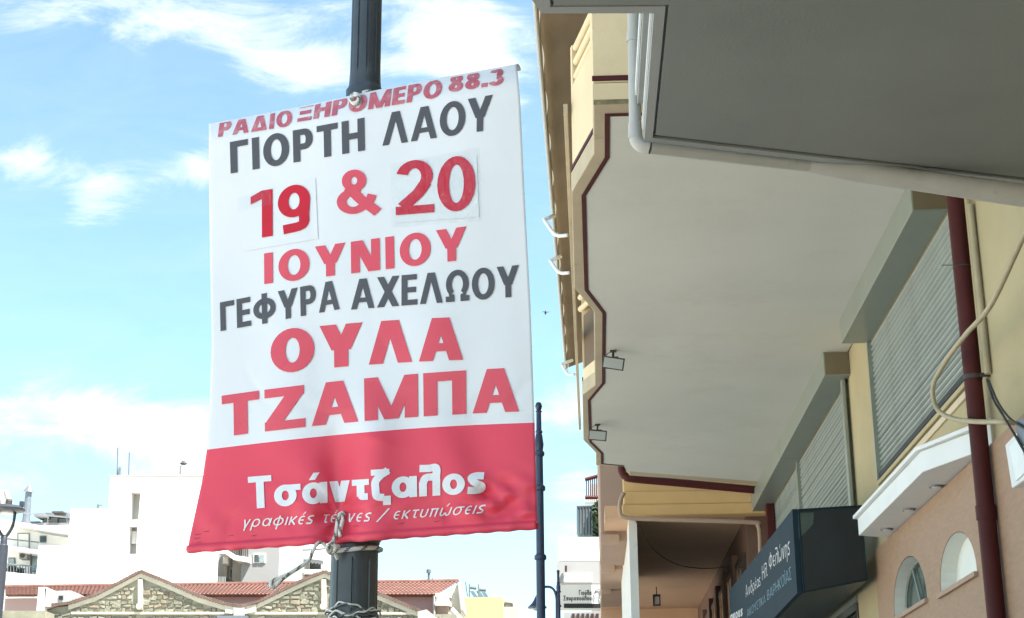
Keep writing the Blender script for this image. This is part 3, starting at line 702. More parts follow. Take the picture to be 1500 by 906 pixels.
    if c in 'έ': return .5, ring(.30, r, .30, r*1.03, w, h, 60, 300)+bar(.05, r-h/2, .42, r+h/2)+acc_(.3)
    if c == 'φ': return .84, ring(.42, r, .42, r, w, h)+bar(.42-w/2, -.3, .42+w/2, x+.14)
    if c == 'ι': return w, bar(0, 0, w, x)
    if c == 'κ': return .54, bar(0, 0, w, x)+stroke([(w, .28), (.5, x)], w)+stroke([(w+.05, .34), (.52, 0)], w)
    if c == 'χ': return .56, par(w*.5, .56-w*.5, -.2, x, w)+par(.56-w*.5, w*.5, -.2, x, w)
    if c == 'υ': return .56, bar(0, .2, w, x)+bar(.56-w, .2, .56, x)+ring(.28, .26, .28, .27, w, h, 180, 360)
    if c == 'ύ': return .56, bar(0, .2, w, x)+bar(.56-w, .2, .56, x)+ring(.28, .26, .28, .27, w, h, 180, 360)+acc_(.28)
    if c == 'π': return .62, bar(0, x-h, .62, x)+bar(.06, 0, .06+w, x-h)+bar(.56-w, 0, .56, x-h)
    if c in 'ωώ': return .84, ring(.22, .26, .22, .27, w, h, 150, 360)+ring(.62, .26, .22, .27, w, h, 180, 390)+bar(0, .25, w, x)+bar(.84-w, .25, .84, x)+(acc_(.42) if c == 'ώ' else [])
    if c == 'δ': return x, A_+curve2([(x-w*.5, r), (.30, .78), (.30, .94), (.56, .96)], w)
    if c == 'η': return .56, bar(0, 0, w, x)+ring(.28, x-.28, .28, .28, w, h, 0, 180)+bar(.56-w, -.3, .56, x-.26)
    return .3, []
def layout(s, w, gap=.1, space=.34):
    x = 0; out = []
    for ch in s:
        if ch == ' ': x += space; continue
        wd, sh = glyph(ch, w); out += [[(a+x, b) for a, b in q] for q in sh]; x += wd+gap
    return x-gap, out
def clip(poly, ax, v, keep_less):
    out = []; n = len(poly)
    for i in range(n):
        a, b = poly[i], poly[(i+1) % n]; ia = (a[ax] <= v) == keep_less; ib = (b[ax] <= v) == keep_less
        if ia: out.append(a)
        if ia != ib:
            t = (v-a[ax])/(b[ax]-a[ax]); out.append((a[0]+(b[0]-a[0])*t, a[1]+(b[1]-a[1])*t))
    return out
def dice(polys, step):
    res = []
    for k, p in enumerate(polys):
        cur = [p]
        for ax in (0, 1):
            nxt = []
            for q in cur:
                lo = min(c[ax] for c in q); hi = max(c[ax] for c in q); v = (math.floor(lo/step)+1)*step; rest = q
                while v < hi-1e-6 and len(rest) > 2:
                    nxt.append(clip(rest, ax, v, True)); rest = clip(rest, ax, v, False); v += step
                nxt.append(rest)
            cur = [q for q in nxt if len(q) > 2]
        res += [(k, q) for q in cur]
    return res
def quadmap(q, u, v, bow=0):
    (ax, ay), (bx, by), (cx, cy), (dx, dy) = q   # BL BR TR TL
    x = (1-u)*(1-v)*ax+u*(1-v)*bx+u*v*cx+(1-u)*v*dx; y = (1-u)*(1-v)*ay+u*(1-v)*by+u*v*cy+(1-u)*v*dy
    return x, y+bow*4*u*(1-u)
def letters(s, quad, surf, m_, par_, w=.2, gap=.1, space=.34, bow=0, step=5, off0=.0028, shear=0, dice_on=True):
    wd, _ = layout(s, w, gap, space); x = 0
    for ch in s:
        if ch == ' ': x += space; continue
        g, sh = glyph(ch, w)
        letter_mesh([[(a+x, b) for a, b in q] for q in sh], wd, quad, surf, bow, step, off0, shear, dice_on).build('letter', m_, par_)
        x += g+gap
def letter_mesh(polys, wd, quad, surf, bow=0, step=8, off0=.003, shear=0, dice_on=True):
    pp = []
    for p in polys:
        pp.append([quadmap(quad, (a+shear*b)/wd, b, bow) for a, b in p])
    mb = MB()
    items = dice(pp, step) if dice_on else list(enumerate(pp))
    for k, q in items:
        if surf is S: q = [(x, max(y, ytop(x)+1.0)) for x, y in q]
        P = [surf(x, y, off0+.00012*(k % 9)) for x, y in q]
        mb.poly(P)
    # orient towards the camera
    for i, f in enumerate(mb.f):
        a, b, c = (Vector(mb.v[j]) for j in f[:3])
        if (b-a).cross(c-a).dot(CAM-a) < 0: mb.f[i] = f[::-1]
    return mb

# ------------------------------------------------------------------ main lamp post
PX_, PY_ = -.7455, 5.0
lp_ = thing('lamp_post', 'dark fluted street lamp post carrying the big red and white banner', 'lamp post', (PX_, PY_, 0))
zt = onY(535, 132, PY_).z; zb_ = onY(527, 787, PY_).z
def flute(nf, dep, z0, z1):
    def f(a, z):
        if z < z0 or z > z1: return 1.0
        s_ = abs(math.sin(a*nf/2+.35)); return 1-dep*(1 if s_ < .17 else max(0, 1-(s_-.17)/.06))
    return f
def zs(a, b, n): return [a+(b-a)*i/n for i in range(n+1)]
up = [(.056, zt+.004), (.0545, zt+.05)]+[(.0535-.0025*i/10, zt+.07+i*.3) for i in range(11)]
MB().lathe(up, PX_-.004, PY_, 144, flute(10, .085, zt+.06, 99)).build('upper_shaft', M['pole_paint'], lp_, smooth=True, autos=22)
MB().lathe([(.062, zt-.30), (.064, zt-.06), (.066, zt-.05), (.066, zt-.008), (.060, zt), (.0565, zt+.012), (.0565, zt+.02)], PX_-.004, PY_, 48).build('collar', M['pole_paint'], lp_, smooth=True, autos=40)
MB().lathe([(.068, zb_+.01), (.066, zb_+.25), (.0625, zt-.301)], PX_, PY_, 48).build('middle_shaft', M['pole_paint'], lp_, smooth=True, autos=40)
MB().lathe([(.076, zb_-.030), (.080, zb_-.022), (.080, zb_-.004), (.076, zb_+.004), (.0685, zb_+.012)], PX_, PY_, 48).build('collar', M['pole_paint'], lp_, smooth=True, autos=40)
lowp = [(.0755, zb_-.031)]+[(.0755, zb_-.075)]+[(.0755+.004*i/12, zb_-.082-i*(zb_-.20)/12) for i in range(13)]
MB().lathe(lowp, PX_, PY_, 160, flute(9, .05, -9, zb_-.08)).build('lower_shaft', M['pole_paint'], lp_, smooth=True, autos=22)
MB().lathe([(.17, .12), (.17, .2), (.13, .28), (.12, .34), (.09, .42), (.0, .42)], PX_, PY_, 32).build('base', M['pole_paint'], lp_, smooth=True, autos=40)
ht = zt+3.2
arm = MB(); arm.tube(smoothpath([(PX_, PY_, ht-.3), (PX_-.1, PY_, ht+.25), (PX_-.5, PY_, ht+.45), (PX_-.9, PY_, ht+.2), (PX_-.95, PY_, ht)], 6), .03, 10); arm.build('arm', M['pole_paint'], lp_, smooth=True)
MB().lathe([(.28, ht-.2), (.26, ht-.15), (.1, ht-.02), (.04, ht+.05)], PX_-.95, PY_, 28).build('lamp_shade', M['pole_paint'], lp_, smooth=True, autos=50)
MB().lathe([(.12, ht-.28), (.2, ht-.25), (.22, ht-.201)], PX_-.95, PY_, 24).build('lamp_glass', M['lamp_lens'], lp_, smooth=True)

# ------------------------------------------------------------------ banner
AL = R(20.0); BN = Vector((math.sin(AL), math.cos(AL), 0)); BP = Vector((PX_, PY_-.108, 0))
def interp(tab, t):
    if t <= tab[0][0]: return tab[0][1]
    for (a, va), (b, vb) in zip(tab, tab[1:]):
        if t <= b:
            s_ = (t-a)/(b-a); return va+(vb-va)*s_
    return tab[-1][1]
def ytop(x): return 182+(94.5-182)*(x-308)/449 + 1.2*math.sin((x-305)/60)
def depth(x, y):
    s_ = (x-535)/230
    d = .015*s_*s_ - .012
    t = max(0, 1-(y-ytop(x))/30); d += .045*t*t                         # curls back over the top
    d += .004*math.sin(x/31+y/160)+.003*math.sin(x/17-y/240+1)*min(1, max(0, (y-300)/300))
    dx, dy = x-497, y-752; r = math.hypot(dx, dy)+1; th = math.atan2(dy, dx)
    d += .020*math.exp(-(r/26)**2)
    d += .010*math.sin(7*th+.6)*math.exp(-r/60)*min(1, r/18)            # creases round the rope hole
    k = math.exp(-((x-548)/34)**2)*max(0, min(1, (y-560)/80)); d -= .030*k
    k = math.exp(-((x-500)/26)**2)*max(0, min(1, (y-600)/80)); d += .028*k
    k = math.exp(-((x-452)/30)**2)*max(0, min(1, (y-640)/80)); d -= .016*k
    u = math.exp(-((x-735)/70)**2-((y-735)/32)**2)
    d += u*(.008*math.sin((x*.55+y)/6.5)+.006*math.sin((x-y*1.4)/8.2)+.004*math.sin((x*.3-y)/4.1))
    d += .005*math.exp(-((y-765+.07*(x-300))/14)**2)*math.sin(x/9+2*math.sin(x/40))
    d += .006*math.exp(-((x-330)/60)**2-((y-700)/60)**2)
    d -= .022*math.exp(-((x-650-(y-620)*.35)/30)**2)*max(0, min(1, (y-600)/100))
    d += .007*math.exp(-((y-(470+.1*(x-300)))/60)**2)*math.sin(x/60)
    return d
CRE = []
_r = random.Random(5)
for _ in range(15):
    CRE.append((_r.uniform(310, 780), _r.uniform(560, 790), _r.uniform(0, math.pi), _r.uniform(22, 55), _r.uniform(9, 14), _r.choice((-1, 1))*_r.uniform(.0022, .005)))
for _ in range(12):
    CRE.append((_r.uniform(640, 785), _r.uniform(690, 775), _r.uniform(0, math.pi), _r.uniform(14, 34), _r.uniform(7, 10), _r.choice((-1, 1))*_r.uniform(.003, .006)))
for _ in range(9):
    CRE.append((_r.uniform(320, 770), _r.uniform(210, 560), _r.uniform(0, math.pi), _r.uniform(25, 70), _r.uniform(12, 20), _r.choice((-1, 1))*_r.uniform(.001, .0022)))
for k_ in range(9):   # pull lines fanning out from the rope hole
    th_ = -math.pi*(.08+.84*k_/8); CRE.append((500+38*math.cos(th_), 755+34*math.sin(th_), th_, 34, 8, (-1)**k_*.004))
_depth0 = depth
def depth(x, y):
    d = _depth0(x, y)
    for cx_, cy_, an, ln_, wd_, am in CRE:
        dx, dy = x-cx_, y-cy_
        if abs(dx) > 130 or abs(dy) > 130: continue
        a_ = dx*math.cos(an)+dy*math.sin(an); b_ = -dx*math.sin(an)+dy*math.cos(an)+.004*a_*a_
        if abs(b_) < wd_: d += am*(1-abs(b_)/wd_)*math.exp(-(a_/ln_)**2)
    return d
def S(x, y, toward=0):
    d = ray(x, y); P0 = BP+BN*(depth(x, y)-toward); return CAM+d*((P0-CAM).dot(BN)/d.dot(BN))
LEFT = [(0, 0)]
TOPP = ((305, 187), (757, 98.5))
ltab = [(183, 306), (300, 306.5), (400, 308), (500, 310), (600, 306.5), (640, 304), (660, 303), (700, 297), (760, 284), (792, 277), (800, 276)]
rtab = [(95, 757), (150, 762), (280, 768), (450, 777), (620, 783), (700, 785), (764, 787)]
NW, NH, NR_ = 116, 110, 46
rows = []
for j in range(NH+1): v = j/NH; rows.append((182.6+(659-182.6)*v, 94.5+(619.5-94.5)*v))
for j in range(1, NR_+1): v = j/NR_; rows.append((659+(799-659)*v, 619.5+(763-619.5)*v))
grid = []
for yl_, yr_ in rows:
    xl, xr = interp(ltab, yl_), interp(rtab, yr_); rw = []
    for i in range(NW+1):
        u = i/NW; y = yl_+(yr_-yl_)*u; x = xl+(xr-xl)*u
        y += -6.5*4*u*(1-u)*math.exp(-((y-630)/60)**2) + (1.2*math.sin((x-305)/60) if yl_ < 186 else 0)
        rw.append((x, y))
    grid.append(rw)
mb = MB()
for rw in grid: mb.v += [tuple(S(x, y)) for x, y in rw]
nc = NW+1
# hem rolled round a rod at the bottom, top rolled back over
hemv = []
for j in range(len(grid)-1):
    mb.mi = 0 if j < NH else 1
    for i in range(NW): mb.face((j*nc+i, (j+1)*nc+i, (j+1)*nc+i+1, j*nc+i+1))
def roll(base_row, first_z, sgn, rr, steps, start_back):
    pass
lastrow = len(grid)-1
rr = .0135; mb.mi = 1
b0 = len(mb.v); K = 9
for k in range(1, K+1):
    a = math.pi*1.75*k/K
    for i in range(nc):
        p = Vector(mb.v[lastrow*nc+i]); wob = 1+.05*math.sin(i*.9)
        q_ = p - BN*rr*wob*math.sin(a)*1.0 + Vector((0, 0, -rr*wob*(1-math.cos(a)))); mb.v.append(tuple(q_))
for k in range(K):
    for i in range(NW):
        A = (lastrow*nc if k == 0 else b0+(k-1)*nc); B = b0+k*nc
        mb.face((A+i, B+i, B+i+1, A+i+1))
rr = .018; mb.mi = 0; b1 = len(mb.v)
for k in range(1, 9):
    a = math.pi*1.3*k/8
    for i in range(nc):
        p = Vector(mb.v[i]); q_ = p + BN*rr*(1-math.cos(a)) + Vector((0, 0, rr*math.sin(a)*.55)); mb.v.append(tuple(q_))
for k in range(8):
    for i in range(NW):
        A = (0 if k == 0 else b1+(k-1)*nc); B = b1+k*nc
        mb.face((A+i, A+i+1, B+i+1, B+i))
bt = thing('banner', 'large white and red printed vinyl banner tied to the dark lamp post', 'banner', (PX_, PY_-.1, 2.4))
bo_ = mb.build('banner_sheet', [M['banner_white'], M['banner_red']], bt, smooth=True)
sf = bo_.modifiers.new('thick', 'SOLIDIFY'); sf.thickness = .0012; sf.offset = -1
TX = [
 ('ΡΑΔΙΟ', ((319, 201), (427, 184.5), (429, 160.5), (322, 177.5)), .25, 'print_faded', 0, .10),
 ('ΞΗΡΟΜΕΡΟ', ((435, 179), (646, 142), (649, 115.5), (439, 154)), .25, 'print_faded', 0, .08),
 ('88.3', ((656, 135.5), (737, 123.5), (739, 99.5), (659, 110.5)), .25, 'print_faded', 0, .08),
 ('ΓΙΟΡΤΗ', ((337.8, 254.5), (534.5, 220.5), (533.6, 172.5), (336.5, 208.5)), .228, 'print_grey', 0, .13),
 ('ΛΑΟΥ', ((559.5, 214), (721, 190), (721.8, 139), (560.5, 167)), .21, 'print_grey', 0, .07),
 ('19', ((367, 351), (455, 337), (454, 268.5), (367, 282)), .205, 'print_crimson', 0, .10),
 ('&', ((493.3, 314), (555, 311), (554.5, 248), (493, 251)), .2, 'print_red', 0, .1),
 ('20', ((579.5, 315.5), (696.5, 306.5), (696.5, 227.5), (579.7, 238.5)), .19, 'print_crimson', 0, .05),
 ('ΙΟΥΝΙΟΥ', ((387, 416.5), (684, 380), (683, 331.8), (386.7, 371.6)), .235, 'print_red', 0, .15),
 ('ΓΕΦΥΡΑ', ((323, 485.5), (498, 453), (497, 409.5), (322, 443.5)), .22, 'print_grey', 0, .10),
 ('ΑΧΕΛΩΟΥ', ((513.5, 454), (761, 434.5), (760, 388.5), (514, 410)), .215, 'print_grey', 0, .08),
 ('ΟΥΛΑ', ((396.5, 548), (679.6, 527.3), (679, 464.5), (396, 485.5)), .27, 'print_red', -3, .10),
 ('ΤΖΑΜΠΑ', ((325.5, 640.5), (761.5, 603), (761, 538.5), (324.6, 580)), .255, 'print_red', -5.5, .10),
 ('Τσάντζαλος', ((365, 746), (710, 722.5), (710, 676.5), (363, 699)), .228, 'sign_white', -1.5, .06)]
banner_white_print = mat('print_white', (.80, .80, .83), .5, .03, 4, .02)
for s_, q, w_, m_, bow, gap in TX:
    if m_ == 'sign_white': m_ = 'print_white'
    letters(s_, q, S, M[m_], bt, w_, gap, .34, bow, off0=.0044 if s_ in ('19', '20') else .0023)
for s_, q in (('γραφικές', ((354, 773), (457, 767.5), (459, 748.5), (356, 756))), ('τέχνες', ((471, 766.5), (541, 764), (543, 744.5), (473, 748))),
              ('/', ((553, 763), (560, 763), (565, 745), (558, 745))), ('εκτυπώσεις', ((575, 761.5), (707, 752), (711, 733.5), (577, 743)))):
    letters(s_, q, S, M['print_white'], bt, .12, .19 if len(s_) > 1 else .1, .4, 0, shear=.22)
# clear tape and pasted sheets over the dates
def patch(loop, off, m, name, par_):
    mb = MB(); xs = [p[0] for p in loop]
    for k, q in dice([loop], 5): mb.poly([S(x, y, off) for x, y in q])
    for i, f in enumerate(mb.f):
        a, b, c = (Vector(mb.v[j]) for j in f[:3])
        if (b-a).cross(c-a).dot(CAM-a) < 0: mb.f[i] = f[::-1]
    return mb.build(name, m, par_, smooth=True)
mat('patch_paper', (.80, .80, .825), .3, .03, 8, .05, 60, spec=.5)
patch([(577, 248), (698, 228), (702, 318), (577, 327)], .0022, M['patch_paper'], 'date_sheet', bt)
patch([(352, 291), (462, 262), (466, 350), (360, 368)], .0022, M['patch_paper'], 'date_sheet', bt)
patch([(573, 241), (702, 216), (706, 324), (573, 333)], .0065, M['clear_tape'], 'tape', bt)
patch([(348, 290), (395, 277), (398, 300), (350, 310)], .0065, M['clear_tape'], 'tape', bt)
# staples and small scuffs at the hem
for px, py in ((290, 783), (288, 789), (302, 779), (338, 785), (372, 785), (291, 795), (482, 772), (521, 771), (588, 767), (640, 764)):
    MB().tube([S(px-4, py+.6, .003), S(px+4, py-.6, .003)], .0006, 5).build('staple', M['cable_dark'], bt)

# ------------------------------------------------------------------ ropes
def rope(path, r, name, label=None, parent=None, twist=3, n=8, step=.006):
    P = smoothpath(path, 14); L0 = [P[0]]
    for p in P[1:]:
        if (p-L0[-1]).length > step: L0.append(p)
    mb = MB(); mb.tube(L0, r, n); m_ = []
    for i in range(len(L0)-1):
        for k in range(n): m_.append(1 if (k+i) % 8 < 2 else 0)
    mb.m = m_+[0, 0]
    o = mb.build(name, [M['rope_white'], M['rope_dark']], parent, smooth=True)
    return o
def onP(x, y, d=0):  # point in a vertical plane just in front of the post
    return onY(x, y, PY_-d)
hz = []
rp_root = thing('tie_rope', 'frayed striped rope tying the bottom of the banner to the post, loose end trailing left', 'rope', onP(492, 800, .09))
zr = onY(525, 811, PY_).z
loop = [Vector((PX_+.0845*math.cos(a), PY_-.0845*math.sin(a)*1.0, zr+.004*math.sin(a*2)+.012*(1-math.sin(a)))) for a in [R(-30+i*12) for i in range(31)]]
rope(loop, .0072, 'rope_wrap', parent=rp_root)
loop2 = [Vector((PX_+.083*math.cos(a), PY_-.083*math.sin(a), zb_+.0+.02*math.sin(a*.7))) for a in [R(-70+i*10) for i in range(11)]]
rope(loop2, .006, 'rope_wrap', parent=rp_root)
def onB(x, y, t=.02): return S(x, y, t)
rope([onB(501, 751, .004), onB(503, 757, .014), onB(500, 770, .016), onB(498, 780, .024), onP(499, 789, .10)], .0065, 'rope_strand', parent=rp_root)
rope([onB(505, 753, .004), onB(497, 754, .012), onB(494, 768, .014), onB(492, 782, .02), onP(488, 796, .10)], .0065, 'rope_strand', parent=rp_root)
kn = [onP(488, 793, .10), onP(483, 800, .115), onP(480, 808, .10), onP(487, 809, .12), onP(492, 801, .13), onP(485, 797, .14), onP(479, 803, .13), onP(484, 811, .11), onP(492, 806, .10), onP(496, 800, .085)]
rope(kn, .0068, 'rope_knot', parent=rp_root)
rope([onP(486, 806, .11), onP(491, 812, .10), onP(495, 820, .085)], .0055, 'rope_strand', parent=rp_root)
rope([onP(480, 806, .10), onP(474, 797, .11), onP(466, 796, .12), onP(459, 806, .13), onP(453, 820, .13), onP(441, 830, .14), onP(428, 838, .15), onP(412, 850, .16), onP(402, 860, .16)], .0060, 'rope_tail', parent=rp_root)
rope([onP(402, 860, .16), onP(396, 859, .17), onP(399, 852, .16), onP(411, 846, .16), onP(424, 841, .16)], .0060, 'rope_tail', parent=rp_root)
mb = MB()
for k in range(14):   # frayed ends
    a = Vector(onP(402, 858, .16)); mb.tube(smoothpath([a, a+Vector((rnd.uniform(-.02, .005), 0, rnd.uniform(-.01, .01))), a+Vector((rnd.uniform(-.03, .02), rnd.uniform(-.01, .01), rnd.uniform(-.02, .02)))], 3), .001, 4)
mb.build('frayed_end', M['rope_white'], rp_root)
tr_ = thing('tie_rope', 'short white cord knotted through the top edge of the banner', 'rope', S(520, 150, .01))
kn = [S(514, 142, .01), S(519, 137, .02), S(526, 141, .018), S(523, 149, .02), S(516, 151, .02), S(515, 144, .028), S(521, 140, .03), S(526, 146, .025), S(520, 153, .018), S(515, 149, .022)]
rope(kn, .006, 'cord_knot', parent=tr_)
rope([S(518, 139, .02), S(528, 137, -.01), onY(536, 134, PY_-.07), onY(548, 133, PY_-.04)], .005, 'cord_strand', parent=tr_)
# wires bundled round the post at the bottom edge
wr = thing('wire_bundle', 'tangled grey wires wrapped round the lamp post at the bottom of the frame', 'wire', onP(525, 900, .1))
for k in range(9):
    z0 = onY(525, 893+k*3.2, PY_).z; a0 = rnd.uniform(0, 40); ph = rnd.random()*6
    pts = [Vector((PX_+(.083+.006*math.sin(i*1.1+k))*math.cos(R(a0-20+i*15)), PY_-(.083+.006*math.sin(i*1.1+k))*math.sin(R(a0-20+i*15)), z0+.012*math.sin(i*.7+ph)+.004*math.sin(2.3*i))) for i in range(13)]
    MB().tube(smoothpath(pts, 4), .003, 5).build('wire', M['grey_metal' if k % 2 else 'rope_white'], wr, smooth=True)

# ------------------------------------------------------------------ other lamp posts
def turned_post(cx, cy, ztop, s_, parent):
    prof = [(.045, .12), (.045, ztop-1.75*s_), (.062, ztop-1.74*s_), (.062, ztop-1.70*s_), (.042, ztop-1.68*s_), (.041, ztop-1.0*s_), (.060, ztop-.99*s_), (.060, ztop-.95*s_), (.040, ztop-.93*s_), (.038, ztop-.62*s_), (.055, ztop-.60*s_), (.055, ztop-.57*s_), (.04, ztop-.55*s_), (.048, ztop-.48*s_), (.036, ztop-.38*s_), (.03, ztop-.36*s_), (.040, ztop-.34*s_), (.028, ztop-.32*s_), (.026, ztop-.12*s_), (.036, ztop-.11*s_), (.022, ztop-.095*s_)]
    MB().lathe(prof, cx, cy, 24).build('shaft', M['pole_blue'], parent, smooth=True, autos=35)
    MB().lathe([(.001, ztop-.1*s_), (.026, ztop-.09*s_), (.038, ztop-.05*s_), (.026, ztop-.012*s_), (.001, ztop)], cx, cy, 16).build('finial', M['pole_blue'], parent, smooth=True)
Y2 = 16.0; p2 = onY(790.8, 750, Y2); zt2 = onY(791, 589, Y2).z
lp2 = thing('street_lamp', 'slim dark blue post with ball finial right of the banner edge', 'street lamp', (p2.x, Y2, 0), 'blue street lamps')
turned_post(p2.x, Y2, zt2, .95, lp2)
Y3 = 34.0; p3 = onY(818, 870, Y3); zt3 = onY(818, 835, Y3).z
lp3 = thing('street_lamp', 'distant dark blue lamp with curved arm and bell shade, behind the slim post', 'street lamp', (p3.x, Y3, 0), 'blue street lamps')
turned_post(p3.x, Y3, zt3, .8, lp3)
path = [onY(815.5, 930, Y3), onY(815.5, 890, Y3), onY(815, 875, Y3), onY(811, 864, Y3), onY(804, 860, Y3), onY(796, 861, Y3), onY(790, 867, Y3), onY(788, 876, Y3)]
MB().tube(smoothpath(path, 5), .028, 8).build('arm', M['pole_blue'], lp3, smooth=True)
bc = onY(787, 886, Y3); zb3 = onY(787, 893, Y3).z; zt_ = onY(787, 872, Y3).z; hh = zt_-zb3
MB().lathe([(.20, zb3+.02), (.205, zb3+.05), (.12, zb3+.13), (.075, zb3+.2), (.05, zt_-.05), (.02, zt_)], bc.x, Y3, 20).build('lamp_shade', M['pole_blue'], lp3, smooth=True, autos=50)
MB().lathe([(.04, zb3-.03), (.12, zb3), (.14, zb3+.0195)], bc.x, Y3, 16).build('lamp_glass', M['lamp_lens'], lp3, smooth=True)
YL = 20.0; pl_ = onY(5, 800, YL)
lpl = thing('street_lamp', 'modern grey lamp with forked neck and flat disc head at the left edge', 'street lamp', (pl_.x, YL, 0))
zf = onY(7, 800, YL).z; zh = onY(12, 752, YL).z; cx = pl_.x
MB().lathe([(.072, .1), (.066, zf-.4), (.062, zf)], cx, YL, 20).build('pole', M['lamp_grey'], lpl, smooth=True, autos=40)
MB().lathe([(.064, zf), (.045, zf+.02), (.04, zf+.12), (.03, zf+.14)], cx, YL, 16).build('neck', M['lamp_grey'], lpl, smooth=True, autos=40)
for s_ in (-1, 1):
    MB().tube(smoothpath([(cx, YL, zf+.1), (cx+s_*.05, YL, zf+.16), (cx+s_*.10, YL, zf+.27), (cx+s_*.115, YL, zh+.02)], 5), .021, 8).build('fork', M['lamp_grey'], lpl, smooth=True)
MB().lathe([(.12, zh-.0), (.22, zh+.03), (.235, zh+.05), (.20, zh+.085), (.05, zh+.12)], cx, YL, 28).build('lamp_head', M['lamp_grey'], lpl, smooth=True, autos=40)
MB().lathe([(.08, zh-.012), (.11, zh-.001)], cx, YL, 20).build('lamp_glass', M['lamp_lens'], lpl)
MB().lathe([(.045, zh+.121), (.045, zh+.16), (.03, zh+.19)], cx+.02, YL, 12).build('sensor', M['cable_dark'], lpl)
MB().box(cx+.17, cx+.22, YL-.03, YL+.03, zh+.086, zh+.15).build('clamp', M['lamp_grey'], lpl)

# ------------------------------------------------------------------ shop sign on the right
XS = 1.9
sg = thing('shop_sign', 'navy blue projecting box sign with white and pale blue Greek lettering over the shop', 'sign', (XS, 16, 3.5))
sA, sB = onX(1161, 745, XS), onX(1167, 870, XS); Yn = (sA.y+sB.y)/2
zT0, zB0 = sA.z, sB.z; sC = onX(1068, 866, XS); Yf = sC.y
def sy(px, py): p = onX(px, py, XS); return p
fpt = [Vector((XS, Yn, zT0)), Vector((XS, Yn, zB0)), Vector((XS, 23-1.4, zB0)), Vector((XS, Yf, sC.z))]
MB().prism(fpt, (.05, 0, 0)).build('sign_face', M['sign_navy'], sg, bevel=.003)
xE = onY(1267, 800, Yn).x
q_ = pY([(1164, 744.5), (1262, 740), (1270, 850), (1169, 870.5)], Yn)
MB().prism([Vector((XS+.051, Yn, zT0)), Vector((xE, Yn, onY(1265, 740, Yn).z)), Vector((xE, Yn, onY(1270, 851, Yn).z)), Vector((XS+.051, Yn, zB0))], (0, .03, 0)).build('end_panel', M['sign_mesh'], sg)
fr = MB(); e = [Vector((XS+.06, Yn-.006, zT0-.01)), Vector((xE-.008, Yn-.006, onY(1265, 742, Yn).z)), Vector((xE-.008, Yn-.006, onY(1268, 849, Yn).z)), Vector((XS+.06, Yn-.006, zB0+.01))]
fr.tube(e+[e[0]], .009, 6); fr.build('end_frame', M['sign_navy'], sg)
gq = pY([(1168, 752), (1192, 750), (1191, 770), (1169, 790)], Yn-.008)
MB().prism(pY([(1169, 752), (1192, 751), (1191.5, 768), (1170, 790)], Yn-.004), (0, .0035, 0)).build('pale_patch', M['niche_glass'], sg)  # lighter flat patch added for the pale view through the mesh
MB().box(XS+.051, xE-.002, Yn+.031, 21.5, zB0+.45, zB0+.47).build('inner_shelf', M['sign_mesh'], sg)
zE = onY(1270, 851, Yn).z
MB().prism([Vector((XS+.051, Yn+.031, zB0)), Vector((xE-.002, Yn+.031, zE)), Vector((xE-.002, Yn+.031, zE+.02)), Vector((XS+.051, Yn+.031, zB0+.02))], (0, 21.5-Yn, 0)).build('underside', M['sign_under'], sg)
def SX(x, y, t=0): return onX(x, y, XS-t)
for s_, q, m_, w_ in (('Ανδρέας', ((1092.5, 875.5), (1114, 857.5), (1113.5, 839), (1091.5, 858.5)), 'sign_white', .095),
                   ('Ηλ.', ((1116.5, 850.5), (1124.5, 843.5), (1124, 822), (1116, 829.5)), 'sign_white', .10),
                   ('Φελώνης', ((1126.5, 835.5), (1157, 812), (1156, 783), (1126, 812.5)), 'sign_white', .10),
                   ('ΑΚΟΥΣΤΙΚΑ', ((1094.5, 905), (1121.5, 883), (1121, 871), (1094, 893.5)), 'sign_blue', .09),
                   ('ΒΑΡΗΚΟΪΑΣ', ((1124, 880), (1159.5, 848), (1158.5, 830), (1123.5, 866)), 'sign_blue', .09),
                   ('ακους', ((1069.5, 912), (1087.5, 902), (1087.5, 886), (1069.5, 896)), 'sign_white', .2)):
    letters(s_, q, SX, M[m_], sg, w_, .16, dice_on=False, off0=.004)

# ------------------------------------------------------------------ second building on the right (terracotta)
b2 = thing('terracotta_building', 'terracotta building beyond the cream one, with a deep porch soffit and brown windows', 'building', (2.0, 29, 0))
Y2b = 23.0; Z2 = 5.72
sl2 = pZ([(912, 757)], Z2)[0]
xl2 = onY(914, 757, Y2b).x; xr2 = 3.4
zt2b = onY(1000, 716, Y2b).z
MB().box(xl2, xr2, Y2b, Y2b+.22, Z2+.16, Z2+.36).build('porch_beam', M['ochre_beam'], b2, bevel=.02)
MB().box(xl2-.0, xr2, Y2b+.04, Y2b+.26, Z2+.361, Z2+.75).build('porch_beam', M['ochre_beam'], b2, bevel=.01)
MB().box(xl2-.03, xr2, Y2b-.03, Y2b+.24, Z2+.0, Z2+.159).build('porch_beam', M['ochre_beam'], b2, bevel=.02)
MB().box(.27, xr2, Y2b+.27, 44, Z2+.02, Z2+.2).build('porch_ceiling', M['terracotta'], b2)
MB().box(.62, .74, Y2b+.28, 29.6, 1.0, Z2+.018).build('white_panel', M['panel_white'], b2)
PW = 2.36
MB().box(PW, 3.2, Y2b+.27, 44, 0, Z2+.019).build('wall', M['porch_wall'], b2)
MB().box(3.2, 11, 22.6, 44, 0, 12.5).build('building_core', M['terracotta_pale'], b2)
MB().box(.27, PW-.001, 34.5, 34.8, 0, Z2+.019).build('rear_wall', M['terracotta'], b2)
MB().box(.3, PW-.01, 34.40, 34.499, 5.2, 5.28).build('rail', M['window_brown'], b2)
